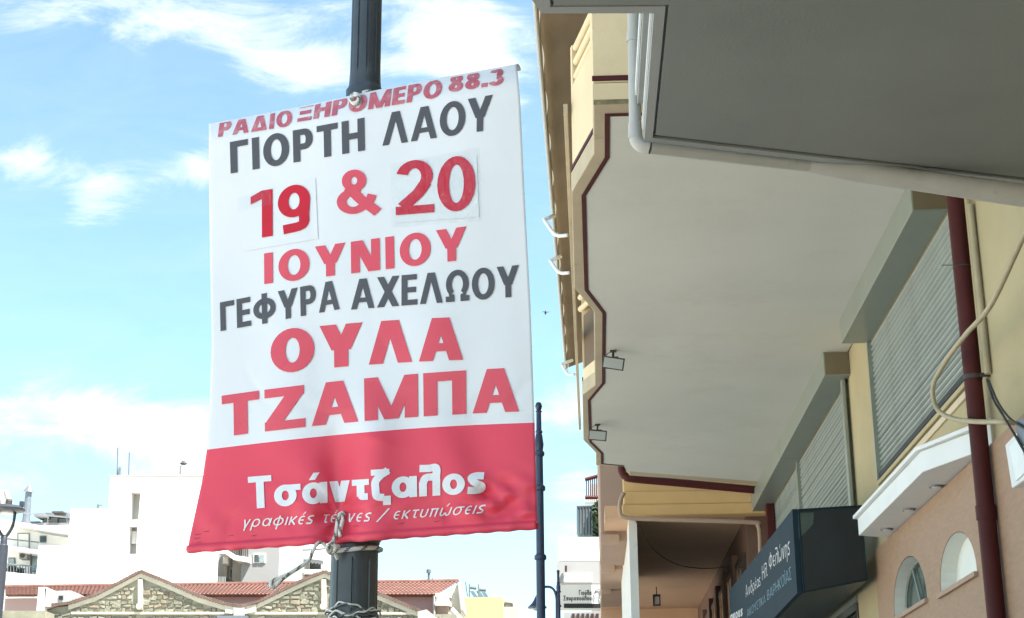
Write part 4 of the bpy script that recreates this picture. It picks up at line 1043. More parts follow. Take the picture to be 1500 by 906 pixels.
for k in range(6):
    ya = 23.6+k*1.75
    wv = MB().box(PW-.05, PW-.001, ya, ya+1.25, 2.9, 5.25).build('window', M['window_brown'], b2)
    MB().box(PW-.06, PW-.0505, ya+.12, ya+.58, 3.0, 5.15).build('pane', M['dark_glass'], wv)
    MB().box(PW-.06, PW-.0505, ya+.68, ya+1.13, 3.0, 5.15).build('pane', M['dark_glass'], wv)
    MB().box(PW-.09, PW-.001, ya+1.3, ya+1.68, 0, 5.4).build('pilaster', M['porch_wall'], b2)
# stepped bay fronts seen edge-on
bays = [(879, 908, 703, 757, 23.3, 'terracotta_pale'), (880, 905.5, 680, 793, 24.5, 'terracotta'), (880, 899, 680, 835, 28.0, 'terracotta_pale'), (880.5, 894, 680, 866, 31.0, 'terracotta'), (881, 891, 690, 884, 34.0, 'terracotta_pale'), (882, 889, 700, 899, 37.0, 'terracotta')]
for k, (x0, x1, yt_, yb_, Y, m_) in enumerate(bays):
    a = onY(x0, yb_, Y); b = onY(x1, yb_, Y)
    if k == 0: continue
    MB().box(a.x, b.x+.25, Y, Y+2.6, a.z, 11.2).build('bay', M['bay_brown' if k % 2 else 'terracotta_pale'], b2, bevel=.02)
    MB().box(a.x-.0, b.x+.02, Y-.06, Y-.001, a.z-.06, a.z+.1).build('bay_sill', M['terracotta_pale'], b2, bevel=.01)
MB().box(.27, 3.3, 38.5, 46, 0, Z2+.01).build('rear_block', M['facade_cream'], b2)
# porch lantern, cable, pipes
lt = onY(962, 880, 31.0)
ln = thing('porch_lantern', 'small square dark lantern hanging from the brown porch ceiling', 'lantern', lt)
zce = Z2+.02
MB().box(lt.x-.05, lt.x+.05, 31.0-.05, 31.0+.05, lt.z-.06, lt.z+.07).build('lantern_glass', M['lamp_lens'], ln)
for a, b in ((-.06, -.06), (.06, -.06), (-.06, .06), (.06, .06)): MB().box(lt.x+a-.012, lt.x+a+.012, 31+b-.012, 31+b+.012, lt.z-.08, lt.z+.08).build('post', M['sign_black'], ln)
MB().box(lt.x-.075, lt.x+.075, 31-.075, 31+.075, lt.z+.081, lt.z+.11).build('roof', M['sign_black'], ln)
MB().box(lt.x-.075, lt.x+.075, 31-.075, 31+.075, lt.z-.10, lt.z-.081).build('base', M['sign_black'], ln)
MB().tube([(lt.x, 31, lt.z+.11), (lt.x, 31, zce-.001)], .01, 6).build('stem', M['sign_black'], ln)
cp = [onY(930, 761, 22.9), onY(945, 788, 23.3), onY(965, 812, 23.8), onY(995, 828, 24.4), onY(1030, 833, 25), onY(1060, 831, 26), onY(1085, 826, 27)]
tag(MB().tube(smoothpath(cp, 6), .008, 6).build('hanging_cable', M['cable_dark'], None, smooth=True), 'thin dark cable sagging under the brown porch ceiling', 'cable')
hp = [onY(911, 678, 22.45), onY(911, 690, 22.45), onY(916, 698, 22.45), onY(930, 702, 22.45), onY(1010, 709, 22.5), onY(1117, 719, 22.55)]
tag(MB().tube(smoothpath(hp, 5), .058, 12).build('maroon_drainpipe', M['maroon_paint'], None, smooth=True), 'maroon drainpipe running sideways below the far end of the balcony', 'pipe')
hp = [onY(914, 722, 22.8), onY(909, 733, 22.8), onY(908, 748, 22.8), onY(915, 758, 22.8), onY(960, 761, 22.8), onY(1100, 765.5, 22.8), onY(1110, 770, 22.8), onY(1113, 785, 22.8), onY(1114, 830, 22.8), onY(1114, 900, 22.8)]
tag(MB().tube(smoothpath(hp, 5), .032, 10).build('porch_conduit', M['terracotta_pale'], None, smooth=True), 'pinkish conduit along the bottom of the yellow porch beam, bending down at its right end', 'pipe')
dp = onY(1122, 760, 22.45)
tag(MB().box(2.56, 2.675, 22.36, 22.52, .12, 5.94).build('corner_post', M['maroon_paint'], None, bevel=.01), 'maroon square post at the corner between the two buildings', 'post')

# ------------------------------------------------------------------ far buildings on the right side of the street
YF = 48.0
fb = thing('balcony_block', 'distant block with stacked white and grey balconies beyond the terracotta building', 'building', onY(870, 906, YF).xyz*Vector((1, 1, 0)) if False else Vector((onY(870, 906, YF).x, YF, 0)))
def fpart(x0, y0, x1, y1, Y, d, m_, nm, par_=fb): return rectY(x0, y0, x1, y1, Y, d).build(nm, M[m_], par_)
g0 = onY(868, 900, YF+1)
MB().prism([Vector((onY(868, 900, YF+1).x, YF+1, 0)), Vector((3, YF+1, 0)), Vector((3, YF+9, 0)), Vector((onY(868, 900, YF+1).x, YF+9, 0))], (0, 0, onY(868, 700, YF).z)).build('wall', M['grey_wall'], fb)
bp_ = fpart(818, 787, 884, 822, YF-1.2, 1.2, 'white_wall', 'balcony_front')
bp_ = fpart(815, 823, 884, 855, YF-1.4, 1.0, 'pale_wall', 'balcony_front')
rectY(826, 842, 868, 853, YF-1.45, .04).build('faded_cloth', M['niche_white'], bp_)
MB().tube([onY(829, 829, YF-1.5), onY(829, 838, YF-1.5)], .04, 6).build('bracket', M['window_brown'], bp_)
fpart(846, 742, 884, 785, YF-.6, .8, 'tank_green', 'curved_screen')
for k in range(9): MB().tube([onY(846+k*4.4, 741, YF-.65), onY(846+k*4.4, 784, YF-.65)], .03, 5).build('screen_rib', M['grey_metal'], fb)
MB().tube([onY(845, 742, YF-.65), onY(884, 741, YF-.65)], .05, 6).build('screen_rail', M['grey_metal'], fb)
fpart(856, 730, 884, 741, YF-.4, .8, 'white_wall', 'balcony_slab')
for k in range(8): MB().tube([onY(859+k*3, 702-k*.6, YF-.5), onY(859+k*3, 729, YF-.5)], .016, 5).build('baluster', M['maroon_paint'], fb)
MB().tube([onY(857, 703, YF-.5), onY(882, 696, YF-.5)], .06, 6).build('handrail', M['maroon_paint'], fb)
MB().tube([onY(857, 729, YF-.5), onY(882, 729, YF-.5)], .06, 6).build('bottom_rail', M['maroon_paint'], fb)
mbf = MB()
for k in range(160):
    x = rnd.uniform(870, 882); y = rnd.uniform(735, 786); c = onY(x, y, YF-.9+rnd.uniform(-.2, .2)); a = Vector((rnd.uniform(-1, 1), rnd.uniform(-1, 1), rnd.uniform(-1, 1))).normalized()*.12; b = a.cross(Vector((rnd.random(), rnd.random(), 1))).normalized()*.08
    mbf.poly([c-a, c+b, c+a, c-b])
fo = mbf.build('hanging_plant', M['foliage']); tag(fo, 'dark creeper hanging beside the green screened balcony', 'plant')
YG = 40.0
fs = thing('dentist_sign', 'white lightbox sign with Greek name and black bottom strip, below the far balconies', 'sign', onY(850, 893, YG)); fs.name = 'shop_sign'
rectY(820, 857, 886, 893, YG, .25).build('sign_panel', M['niche_white'], fs)
rectY(826, 884.5, 890, 891, YG-.02, .0185).build('bottom_strip', M['sign_black'], fs)
SY = lambda x, y, t=0: onY(x, y, YG-t)
for s_, q in (('Γιούλα', ((848, 872), (866.5, 872), (866.5, 864.5), (848, 864.5))), ('Σπυροπούλου', ((825.5, 880), (866.5, 880), (866.5, 872.8), (825.5, 872.8)))):
    letters(s_, q, SY, M['sign_black'], fs, .21, .13, dice_on=False, off0=.006)
MB().tube(smoothpath([SY(872, 879, .02), SY(870, 872, .02), SY(873, 865, .02), SY(878, 864, .02), SY(879, 868, .02), SY(878, 876, .02), SY(881, 880, .02)], 4), .012, 5).build('logo_outline', M['grey_metal'], fs)
lw = thing('balcony_block', 'lower facade with barred windows below the white lightbox sign', 'building', onY(850, 906, 42.0).xyz)
lw.location.z = 0
MB().prism([Vector((onY(826, 906, 42).x, 42, 0)), Vector((2.0, 42, 0)), Vector((2.0, 47, 0)), Vector((onY(826, 906, 42).x, 47, 0))], (0, 0, onY(850, 897, 42).z)).build('wall', M['pale_wall'], lw)
for k in range(6): rectY(838+k*7, 899, 842+k*7, 930, 41.97, .025).build('window', M['window_brown'], lw)

# ------------------------------------------------------------------ stone warehouses with gables
YW = 50.0
wh = thing('stone_warehouse', 'old stone warehouse with two low gables, cream copings and tile verges', 'building', (onY(350, 906, YW).x, YW, 0))
prof_top = [(62, 905), (70, 888), (100, 885), (140, 872), (175, 854), (205, 838), (240, 852), (290, 874), (330, 886), (352, 889), (375, 884), (420, 862), (450, 848), (475, 838), (500, 849), (560, 873), (612, 895), (620, 897)]
def gy(x): return interp(prof_top, x)
wallp = [(30, 1010)]+[(30, 900), (62, 896)]+[(x, gy(x)+3) for x in (70, 100, 140, 175, 205, 240, 290, 330, 352, 375, 420, 450, 475, 500, 560, 612, 640)]+[(668, 900), (668, 1010)]
pts = pY(wallp, YW); pts[0].z = 0; pts[-1].z = 0
MB().prism(pts, (0, 8, 0)).build('wall', M['mortar'], wh)
def band(path, w0, Y, d, m_, nm, par_=wh):
    mb = MB()
    for (a, b) in zip(path, path[1:]):
        mb.prism(pY([(a[0], a[1]), (b[0], b[1]), (b[0], b[1]+w0), (a[0], a[1]+w0)], Y), (0, d, 0))
    return mb.build(nm, M[m_], par_)
def gline(xs, o=0): return [(x, gy(x)+o) for x in xs]
band(gline((100, 140, 175, 205)), 8.5, YW-.07, .069, 'coping', 'raking_coping'); band(gline((205, 240, 290, 330)), 8.5, YW-.07, .069, 'coping', 'raking_coping')
band(gline((375, 420, 450, 475)), 8.5, YW-.07, .069, 'coping', 'raking_coping'); band(gline((475, 500, 560, 612)), 8.5, YW-.07, .069, 'coping', 'raking_coping')
band(gline((330, 340, 352, 364, 375)), 12, YW-.105, .104, 'coping', 'valley_block')
band([(104, 896.5), (610, 897)], 3.4, YW-.075, .074, 'coping', 'string_course')
for cx_ in (205, 474):
    rectY(cx_-3, 849, cx_+3.5, 893, YW-.115, .114).build('pilaster_strip', M['coping'], wh)
    c = onY(cx_, 889, YW-.12); MB().tube([c, c+Vector((0, -.12, 0))], .10, 12).build('boss', M['coping'], wh)
rectY(318, 902, 362, 906.5, YW-.3, .25).build('canopy', M['grey_metal'], wh)
rectY(342, 889, 358, 905, YW-.13, .12).build('rainwater_hopper', M['slot_grey'], wh)
# stones, one by one
stone_meshes = []
for k in range(8):
    mb = MB(); n = 6; pl = []
    for (x, z) in ((-.5, -.5), (0, -.5), (.5, -.5), (.5, .5), (0, .5), (-.5, .5)):
        pl.append((x*.99+rnd.uniform(-.07, .07), z*.97+rnd.uniform(-.13, .13)))
    fr_ = [(x*.86, -1-rnd.uniform(-.3, .3), z*.84) for x, z in pl]; bk = [(x, 0, z) for x, z in pl]
    b = len(mb.v); mb.v += bk+fr_
    mb.face(tuple(range(6, 12)))
    for i in range(6): j = (i+1) % 6; mb.face((i, j, 6+j, 6+i))
    me = bpy.data.meshes.new('stone'); me.from_pydata(mb.v, [], mb.f); me.materials.append(M[('stone', 'stone', 'stone_warm', 'stone', 'stone_pale', 'stone', 'stone_warm', 'stone')[k]]); me.update(); stone_meshes.append(me)
count = 0; sy_ = 853.0
rowh = 5.6
mlist = []
row = 0
extra = MB()
while sy_ < 912:
    x = 60+rnd.uniform(0, 8)
    hrow = rowh*rnd.uniform(.75, 1.3)
    while x < 640:
        wpx = rnd.choice((rnd.uniform(5, 9), rnd.uniform(8, 17))); xm = x+wpx/2; ym = sy_+hrow/2
        okk = ym-hrow/2 > max(gy(x), gy(x+wpx))+6.5 and not (895.5 < ym < 900.8) and not any(abs(xm-c) < wpx/2+2.2 for c in (205, 474)) and not (330 < xm < 374) and xm > 66
        if xm < 100: okk = ym > 897
        if xm > 612: okk = ym > 903
        if 494 < x and x+wpx < 558: okk = False       # hidden behind the post
        if okk and count >= 300:
            c = onY(xm, ym, YW); dd = proj(c)[2]/FPX; a_, b_ = wpx*dd*.47, hrow*dd*.45; extra.box(c.x-a_, c.x+a_, YW-.05, YW-.001, c.z-b_, c.z+b_)
        elif okk:
            hh_ = hrow*rnd.uniform(.6, 1.12)
            c = onY(xm, ym+rnd.uniform(-1.1, 1.1), YW); dd = proj(c)[2]/FPX
            o = bpy.data.objects.new('stone', stone_meshes[rnd.randrange(8)]); link(o, wh)
            o.location = Vector(o.location)+Vector((c.x, YW-.0005, c.z)); o.scale = (wpx*dd*(-1 if rnd.random() < .5 else 1), rnd.uniform(.025, .05), hh_*dd); o.rotation_euler = (0, R(rnd.uniform(-14, 14)), 0)
            if o.scale.x < 0: o.scale.x = -o.scale.x; o.rotation_euler.y += math.pi
            count += 1
        x += wpx+.6
    sy_ += hrow+.4; row += 1
print('stones', count, len(extra.f))
if extra.f: extra.build('small_stones', M['stone'], wh)['kind'] = 'stuff'
# verge tiles along the rakes (too small to tell apart singly)
mb = MB()
for (xa, xb) in ((75, 205), (205, 352), (352, 475), (475, 616)):
    n = int(abs(xb-xa)/4.2)
    for k in range(n):
        x = xa+(xb-xa)*(k+.5)/n; c = onY(x, gy(x)-1.2, YW-.13); sl_ = (onY(x+2, gy(x+2), YW)-onY(x-2, gy(x-2), YW)).normalized()
        mb.tube([c+Vector((0, 0, .0)), c+Vector((0, 1.2, .0))], .055+.012*rnd.random(), 6)
o = mb.build('verge_tiles', M['verge_tile'], wh); o['kind'] = 'stuff'
mb = MB()
for (xa, xb) in ((68, 205), (205, 352), (352, 475), (475, 616)):
    xs = [xa+(xb-xa)*k/8 for k in range(9)]
    for a, b in zip(xs, xs[1:]):
        mb.prism(pY([(a, gy(a)-1.5), (b, gy(b)-1.5), (b, gy(b)+1), (a, gy(a)+1)], YW-.14), (0, 9, 0))
mb.build('roof', M['verge_tile'], wh)
# low wall stub and right end
rectY(0, 895, 66, 1010, YW-1.0, .9).build('side_wall', M['stone'], wh)
wp = [(612, 896), (625, 893), (640, 905), (640, 930), (612, 930)]
MB().prism(pY(wp, YW-.2), (0, .19, 0)).build('eave_block', M['slot_grey'], wh)

# ------------------------------------------------------------------ red-roofed pink building behind
def tiled_roof(quad, nx, ny, nm, par_):
    """quad: eave-left, eave-right, ridge-right, ridge-left (3D); corrugated rows of pan tiles, one object"""
    A, B, C_, D_ = [Vector(p) for p in quad]; mb = MB(); nrm = (B-A).cross(D_-A).normalized()
    if nrm.z < 0: nrm = -nrm
    U = nx*2
    for j in range(ny):
        for i in range(U):
            def pt(ii, jj, lift):
                u, v = ii/U, jj/ny; p = (A*(1-u)+B*u)*(1-v)+(D_*(1-u)+C_*u)*v
                return p+nrm*(lift+(.03 if ii % 2 else 0))
            mb.poly([pt(i, j, .022), pt(i+1, j, .022), pt(i+1, j+1, .0), pt(i, j+1, .0)])
            mb.poly([pt(i, j, -.02), pt(i+1, j, -.02), pt(i+1, j, .022), pt(i, j, .022)])
    o = mb.build(nm, M['roof_tile'], par_); o['kind'] = 'stuff'; return o
YR = 58.0
rr_ = thing('pink_house', 'long pink house with red tiled roof and white cornice behind the stone gables', 'building', (onY(500, 900, YR).x, YR+4, 0))
a, b = onY(400, 885, YR), onY(640, 869, YR)
def wallbox(x0, x1, ypx, Y, d, m_, nm, par_):
    a, b = onY(x0, ypx, Y), onY(x1, ypx, Y); return MB().box(a.x, b.x, Y, Y+d, 0, (a.z+b.z)/2).build(nm, M[m_], par_)
wallbox(8, 640, 873, YR, 7, 'pink_wall', 'wall', rr_)
MB().prism([onY(8, 873, YR-.3), onY(642, 873, YR-.3), onY(642, 871, YR-.3), onY(8, 871, YR-.3)], (0, .3, 0)).build('gutter', M['roof_tile'], rr_)
ea, eb_ = onY(8, 871.5, YR-.35), onY(641, 871.5, YR-.35); rg = onY(300, 857.3, YR+4)
tiled_roof([ea, eb_, Vector((onY(672, 857, YR+4).x, YR+4, rg.z)), Vector((onY(8, 857, YR+4).x, YR+4, rg.z))], 110, 9, 'roof_tiles', rr_)
MB().tube([Vector((onY(8, 857, YR+4).x, YR+4, rg.z+.02)), Vector((onY(672, 857, YR+4).x, YR+4, rg.z+.02))], .09, 8).build('ridge_tiles', M['roof_tile'], rr_)
# end pavilion with cornice and brick pier
for (x0, y0, x1, y1, dY, m_, nm) in ((638, 869, 660, 874, .55, 'white_wall', 'cornice'), (639, 874.5, 658, 882, .45, 'white_wall', 'cornice'), (637.5, 882.5, 660, 887, .6, 'white_wall', 'cornice')):
    rectY(x0, y0, x1, y1, YR-dY, dY+1).build(nm, M[m_], rr_)
p = onY(640, 887.5, YR-.4); q = onY(657, 887.5, YR-.4); MB().box(p.x, q.x, YR-.4, YR+.6, 0, p.z).build('brick_pier', M['terracotta_pale'], rr_)
for k in range(5): rectY(640, 890+k*4, 657, 890.8+k*4, YR-.42, .0195).build('pier_course', M['slot_grey'], rr_)
MB().prism(pY([(660, 869), (670, 856), (677, 893), (672, 906), (672, 960), (658, 960), (658, 887)], YR-.1), (0, 1.5, 0)).build('gable_end', M['coping'], rr_)
MB().tube([onY(636, 873, YR-.5), onY(636, 960, YR-.5)], .05, 6).build('downpipe', M['slot_grey'], rr_)
MB().prism(pY([(670, 853), (671.5, 853), (677.5, 893), (675, 895)], YR-.3), (0, 2, 0)).build('verge', M['slot_grey'], rr_)
MB().tube([onY(661, 893, YR-.5), onY(674, 908, YR-.5)], .12, 6).build('cornice', M['white_wall'], rr_)
c = onY(628, 857, YR+4); MB().lathe([(.05, c.z-.2), (.05, c.z+.45), (.1, c.z+.46), (.1, c.z+.6)], c.x, YR+4, 10).build('flue', M['grey_metal'], rr_)
MB().tube([onY(633, 857, YR+4), onY(633.5, 847, YR+4)], .02, 4).build('mast', M['grey_metal'], rr_)
# little rooftop shed and white post by the left of the gable
ls = thing('white_pier', 'narrow white masonry pier between the red roof and the left gable', 'wall', onY(55, 890, YR-4)); ls.location.z = 0
MB().prism([Vector((onY(54, 890, YR-4).x, YR-4, 0)), Vector((onY(65, 890, YR-4).x, YR-4, 0)), Vector((onY(65, 890, YR-4).x, YR-3, 0)), Vector((onY(54, 890, YR-4).x, YR-3, 0))], (0, 0, onY(55, 860.5, YR-4).z)).build('pier', M['white_wall'], ls)
rectY(65.3, 862, 71, 889, YR-4, .8).build('door', M['slot_grey'], ls)
tk = thing('rooftop_cabin', 'pale dormer box on the red roof left of the first gable', 'dormer', onY(90, 880, YR-1.5)); tk.location.z = onY(90, 900, YR-1.5).z
MB().prism(pY([(75, 882), (80, 866), (103, 865), (118, 872), (112, 900), (75, 900)], YR-1.5), (0, 1, 0)).build('cabin_wall', M['pale_wall'], tk)
rectY(86, 873, 92, 879, YR-1.53, .025).build('window', M['sign_black'], tk)

# ------------------------------------------------------------------ big white building
YB = 66.0
wb = thing('white_building', 'tall blank white building with two narrow slot windows, stepping down to the left', 'building', (onY(240, 880, YB).x, YB, 0))
def toz0(pts):
    out = []
    for p in pts:
        p = p.copy(); out.append(p)
    return out
outer = pY([(162, 697.5), (322, 694), (318, 990), (150, 990)], YB)
hl = [pY([(191.8, 721.5), (206, 721.3), (202.8, 761.8), (189.3, 761.8)], YB), pY([(189.6, 771.2), (201.4, 771), (199.8, 812), (186.2, 812)], YB)]
outer[2].z = outer[3].z = 0
outer[2].x = outer[1].x; outer[3].x = outer[0].x
holes_plate(outer, hl, (0, .5, 0)).build('wall', M['white_wall'], wb)
x0_, x1_ = outer[0].x+.02, outer[1].x-.02
MB().prism([Vector((x0_, YB+.502, 0)), Vector((x1_, YB+.502, 0)), Vector((x1_*1.13, YB+8, 0)), Vector((x0_*1.12, YB+8, 0))], (0, 0, outer[1].z-.1)).build('rear_wall', M['slot_grey'], wb)
wv = rectY(192.5, 778.5, 200.5, 797, YB+.40, .09).build('window', M['dark_glass'], wb)
for k in range(4): MB().tube([onY(193.6+k*2.0, 778.5, YB+.36), onY(193.4+k*2.0, 797, YB+.36)], .025, 5).build('window_bar', M['white_wall'], wv)
# lower steps
def blk(x0, x1, ytop_, Y, d, m_, nm, par_):
    a, b = onY(x0, ytop_, Y), onY(x1, ytop_, Y); return MB().box(min(a.x, b.x), max(a.x, b.x), Y, Y+d, 0, a.z).build(nm, M[m_], par_)
blk(104, 160.5, 746, YB+.03, 6, 'white_wall', 'lower_wing', wb); blk(57, 103.6, 800, YB+.06, 6, 'white_wall', 'lower_wing', wb)
rectY(160, 696, 322, 698.5, YB-.06, .058).build('parapet_coping', M['pale_wall'], wb)
for (x, y0, y1, r_) in ((172.5, 697, 656, .035), (175.5, 697, 685, .07), (189.5, 697, 663, .035)):
    MB().tube([onY(x-1.2, y0, YB+1), onY(x, y1, YB+1)], r_, 5).build('antenna', M['grey_metal'], wb)
c = onY(268, 694, YB+1); MB().lathe([(.16, c.z-.1), (.16, c.z+.35)], c.x, YB+1, 10).build('chimney', M['pale_wall'], wb)
MB().lathe([(.09, c.z+.351), (.09, c.z+.42), (.17, c.z+.43), (.06, c.z+.56)], c.x, YB+1, 10).build('chimney_cowl', M['cable_dark'], wb)
MB().tube([onY(143, 741, YB+2), onY(150, 740, YB+2)], .03, 4).build('antenna', M['grey_metal'], wb); MB().tube([onY(143.5, 746, YB+2), onY(143.5, 739, YB+2)], .05, 4).build('antenna', M['grey_metal'], wb)

# balcony bay next to the white building
bb = thing('grey_apartment_block', 'grey apartment block with curved corner balconies seen below the banner', 'building', (onY(370, 880, 70).x, 70, 0))
blk(314, 346, 760, 72.0, 6, 'pale_wall', 'recess_wall', bb)
blk(344, 358, 760, 71.2, 7, 'slot_grey', 'wall', bb)
blk(357, 411, 760, 70.4, 8, 'grey_wall', 'wall', bb)
wv = rectY(371, 811, 389, 825, 70.36, .035).build('window', M['white_wall'], bb)
rectY(372.5, 812.5, 379, 824, 70.33, .025).build('pane', M['dark_glass'], wv); rectY(380.5, 812.5, 387.5, 824, 70.33, .025).build('pane', M['pale_glass'], wv)
for (xa, ya_, xb, yb_2, xc_, yc_) in ((320, 805, 346, 816, 365, 821),):
    bs = MB().prism(pY([(xa, ya_), (332, 805.5), (xb, ya_+9), (xc_, yc_-4), (xc_, yc_+3), (xb-4, yb_2+4), (330, 811), (xa, 811)], 70.0), (0, 1.6, 0)).build('balcony', M['white_wall'], bb)
    for k in range(12):
        x = 333+k*2.7; MB().tube([onY(x, 807+k*1.0, 70.1), onY(x, 790+k*.9, 70.1)], .03, 4).build('baluster', M['cable_dark'], bs)
    MB().tube([onY(320, 798, 70.1), onY(335, 793, 70.1), onY(364, 801, 70.1)], .04, 5).build('handrail', M['cable_dark'], bs)
    rectY(350, 770, 357, 814, 71.1, .08).build('door', M['dark_glass'], bb); rectY(336, 775, 347, 812, 71.9, .08).build('door', M['pale_glass'], bb)
wv = rectY(336, 833, 351, 849, 71.9, .08).build('window', M['pale_wall'], bb); rectY(337.5, 835, 343, 847.5, 71.86, .035).build('pane', M['dark_glass'], wv); rectY(345, 835, 350, 847.5, 71.86, .035).build('pane', M['dark_glass'], wv)
rectY(327.5, 830, 333, 857, 71.9, .08).build('door', M['slot_grey'], bb)
MB().box(onY(328, 820, 71.5).x, onY(336, 820, 71.5).x, 71.3, 71.9, onY(330, 827, 71.5).z, onY(330, 817, 71.5).z).build('air_conditioner', M['white_wall'], bb)
MB().prism(pY([(319, 845), (334, 847), (349, 855), (349, 858), (334, 858), (319, 858)], 70.6), (0, .08, 0)).build('balcony_screen', M['cable_dark'], bb)
for k in range(6): MB().tube([onY(319+k*2.2, 845, 70.5), onY(319+k*2.2, 860, 70.5)], .025, 4).build('baluster', M['white_wall'], bb)
b4 = thing('white_terrace_block', 'white apartment block with striped awning and long terrace behind the second gable', 'building', (onY(450, 880, 76).x, 76, 0))
blk(410, 500, 775, 78.0, 8, 'white_wall', 'wall', b4)
rectY(409.5, 775, 412, 852, 76.5, 1.4).build('pilaster', M['white_wall'], b4)
rectY(411.5, 818, 470, 834, 77.95, .045).build('terrace_window', M['dark_glass'], b4)
for x in (424, 438, 452): rectY(x, 818, x+1.2, 834, 77.9, .045).build('window_mullion', M['white_wall'], b4)
mb = MB()
for k in range(26):
    x = 411+k*2.4; mb.prism(pY([(x, 814+k*.28), (x+2.3, 814.3+k*.28), (x+2.3, 819+k*.28+(k % 2)), (x, 819+k*.28+(k % 2))], 76.6), (0, .03, 0))
mb.build('awning_valance', M['pale_wall'], b4)
MB().prism(pY([(411, 800), (474, 806), (474, 821), (411, 814)], 76.7), (0, 1.2, 0)).build('terrace_awning', M['white_wall'], b4)
rectY(411, 834.5, 478, 839, 76.3, 1.6).build('terrace_slab', M['white_wall'], b4)
rectY(411, 840, 470, 858, 77.9, .09).build('lower_window', M['window_brown'], b4)
for k in range(7): rectY(411+k*5.5, 848, 412+k*5.5, 858, 77.4, .1).build('baluster', M['white_wall'], b4)
rectY(411, 843, 460, 846, 77.0, .8).build('pink_awning', M['pink_wall'], b4)
wire_ = MB().tube([onY(420, 803, 76.4), onY(448, 806, 76.4), onY(492, 803, 76.4)], .05, 5).build('terrace_rail', M['grey_metal'], b4)

# left block of flats
lb_ = thing('balcony_apartment_block', 'white apartment block with balconies, air conditioner and plants at the far left', 'building', (onY(50, 880, 72).x, 72, 0))
YA = 74.0
blk(-60, 106, 772, YA, 8, 'white_wall', 'wall', lb_)
def slabp(x0, ya_, x1, yb_, th, Y=YA-1.6, d=1.59, m_='white_wall', nm='balcony_slab', par_=lb_):
    return MB().prism(pY([(x0, ya_), (x1, yb_), (x1, yb_+th), (x0, ya_+th)], Y), (0, d, 0)).build(nm, M[m_], par_)
slabp(-10, 758, 108, 779, 4.5, Y=YA-1.8, d=1.79, nm='roof_slab')
slabp(-10, 797, 58, 806, 5); slabp(-10, 836, 57, 843, 5)
for (x0, y0, x1, y1, m_) in ((25.5, 781, 43, 806, 'white_wall'), (58, 785, 67.5, 795, 'dark_glass'), (12, 817, 22, 838, 'pale_glass'), (46, 815, 56, 838, 'pale_glass')):
    f_ = rectY(x0, y0, x1, y1, YA-.06, .055).build('window', M['grey_metal'], lb_); rectY(x0+1.3, y0+1.3, x1-1.3, y1-1.3, YA-.09, .025).build('pane', M[m_], f_)
rectY(44, 812, 45.5, 840, YA-.8, .1).build('post', M['cable_dark'], lb_)
ac = rectY(28, 809, 39.5, 819, YA-.7, .5).build('air_conditioner', M['pale_wall'], lb_)
c = onY(33, 814, YA-.71); MB().tube([c, c+Vector((0, -.03, 0))], .12, 14).build('fan', M['cable_dark'], ac)
for y0, y1 in ((789, 795), (826, 831)):
    MB().tube([onY(-5, y0-1, YA-1.5), onY(57, y1, YA-1.5)], .035, 5).build('handrail', M['grey_metal'], lb_)
for k in range(14): MB().tube([onY(-2+k*4.4, 827+k*.3, YA-1.5), onY(-2+k*4.4, 838+k*.3, YA-1.5)], .02, 4).build('baluster', M['grey_metal'], lb_)
for px, py in ((12, 836), (20, 834), (28, 837)):
    mb = MB()
    for k in range(60):
        c = onY(px+rnd.gauss(0, 3), py+rnd.gauss(0, 2.5), YA-1.3); a = Vector((rnd.uniform(-1, 1), rnd.uniform(-1, 1), rnd.uniform(-1, 1))).normalized()*.1; b = a.cross(Vector((rnd.random(), rnd.random(), 1))).normalized()*.06
        mb.poly([c-a, c+b, c+a, c-b])
    tag(mb.build('potted_plant', M['foliage']), {12: 'leftmost dark leafy plant on the balcony below the air conditioner', 20: 'middle dark leafy plant on the balcony below the air conditioner', 28: 'rightmost dark leafy plant on the balcony below the air conditioner'}[px], 'plant', 'plants on the far balcony')
slabp(50, 773, 104, 781, 3.5, Y=YA-2.2, d=1.0, m_='pale_wall', nm='awning')
# rooftop clutter
for (x0, y0, x1, y1, m_) in ((30, 764, 58, 766, 'cable_dark'), (62, 757, 84, 772, 'grey_wall'), (86, 760, 104, 775, 'shed_grey'), (50, 752, 66, 757, 'shed_grey'), (76, 749, 92, 751.5, 'cable_dark'), (66, 751, 100, 757, 'shed_grey'), (27, 766, 104, 774, 'shed_grey')):
    rectY(x0, y0, x1, y1, YA+.5+rnd.random(), 1).build('rooftop_shed', M[m_], lb_)
MB().prism(pY([(-12, 718), (10, 718), (22, 748), (-12, 748)], YA+.3), (0, .2, 0)).build('solar_panel', M['slot_grey'], lb_)
for x in (-2, 8): MB().tube([onY(x, 718, YA+.28), onY(x+9, 748, YA+.28)], .04, 4).build('panel_frame', M['white_wall'], lb_)
c = onY(38, 742, YA); MB().lathe([(.2, c.z-.8), (.16, c.z+.7), (.3, c.z+.72), (.02, c.z+1.1)], c.x, YA+.2, 10).build('chimney', M['grey_metal'], lb_)
for x in (44, 70, 98, 103): MB().tube([onY(x, 768, YA-.5), onY(x, 752, YA-.5)], .02, 4).build('railing_post', M['grey_metal'], lb_)
MB().tube([onY(28, 751, YA-.5), onY(104, 759, YA-.5)], .03, 4).build('railing', M['grey_metal'], lb_)

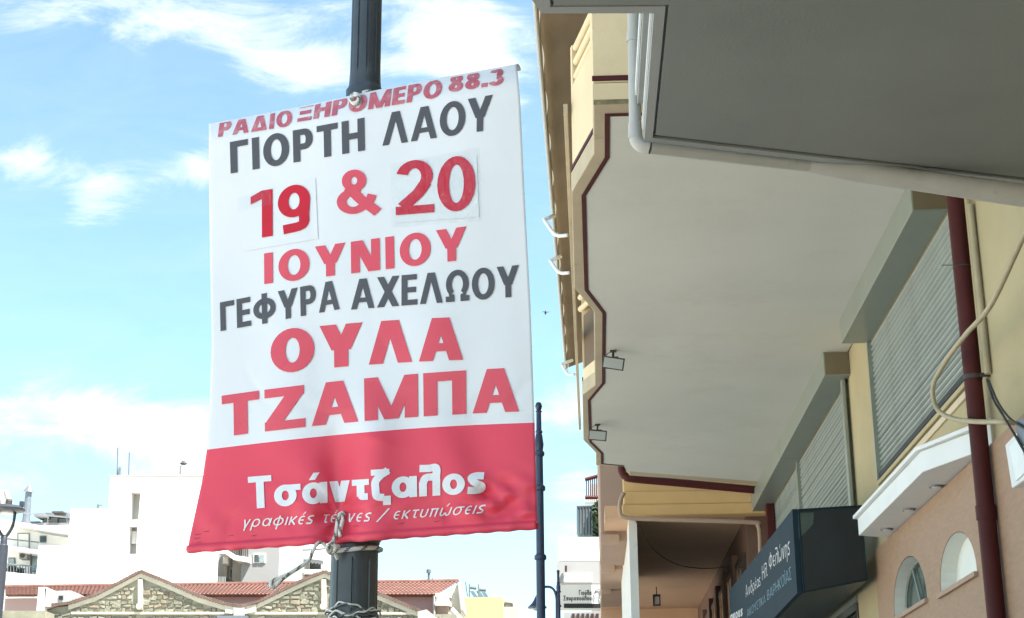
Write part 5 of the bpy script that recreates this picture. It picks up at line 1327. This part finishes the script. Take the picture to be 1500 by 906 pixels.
# yellow building with solar heater
yb = thing('yellow_building', 'plain pale yellow building right of the pink house, solar heater on its roof', 'building', (onY(705, 900, 64).x, 64, 0))
a, b = onY(673, 875.5, 64), onY(737, 876.5, 64); MB().box(a.x, b.x, 64, 72, 0, a.z).build('wall', M['yellow_wall'], yb)
MB().box(b.x+.002, b.x+.6, 64.4, 70, 0, b.z-.3).build('side_wall', M['slot_grey'], yb)
bl = rectY(739, 881, 755, 892, 64.6, 1.0).build('side_balcony', M['grey_wall'], yb); rectY(742, 893, 748, 901, 64.8, .4).build('shutter', M['cable_dark'], yb)
MB().prism(pY([(737, 879), (754, 881), (756, 893), (752, 893), (751, 884), (737, 882)], 64.5), (0, .08, 0)).build('canopy', M['slot_grey'], yb)
sh = thing('solar_water_heater', 'solar water heater with tank and sloping panels on the yellow roof', 'solar heater', onY(700, 876, 66))
for x in (688, 697, 704): MB().prism(pY([(x, 866), (x+6, 866), (x+13, 876.5), (x+6.5, 876.5)], 66), (0, .06, 0)).build('solar_panel', M['solar_panel'], sh)
for x0, x1, y in ((689, 698, 861), (701, 712, 864)): MB().tube([onY(x0, y, 66.2), onY(x1, y+1, 66.2)], .075, 10).build('tank', M['grey_metal'], sh)
for x in (687.5, 701): MB().tube([onY(x, 876, 66), onY(x, 856, 66)], .035, 5).build('frame', M['grey_metal'], sh)
tag(MB().tube([onY(685, 874, 66), onY(682, 853, 66)], .025, 4).build('roof_antenna', M['grey_metal']), 'thin antenna mast on the yellow building beside the solar heater', 'antenna')

# small bird in the sky
bd = thing('bird', 'tiny dark bird flying between banner and balcony', 'bird', onY(799, 458, 30))
c = onY(799, 458, 30)
MB().lathe([(.002, c.z-.05), (.016, c.z-.03), (.02, c.z), (.012, c.z+.03), (.002, c.z+.045)], c.x, c.y, 8).build('body', M['bird_dark'], bd, smooth=True)
MB().prism([c+Vector((.0, -.02, .0)), c+Vector((.09, .0, .012)), c+Vector((.0, .03, .0))], (0, 0, .004)).build('wing', M['bird_dark'], bd)
MB().prism([c+Vector((.0, -.02, .005)), c+Vector((-.07, .0, .018)), c+Vector((.0, .03, .005))], (0, 0, .004)).build('wing', M['bird_dark'], bd)
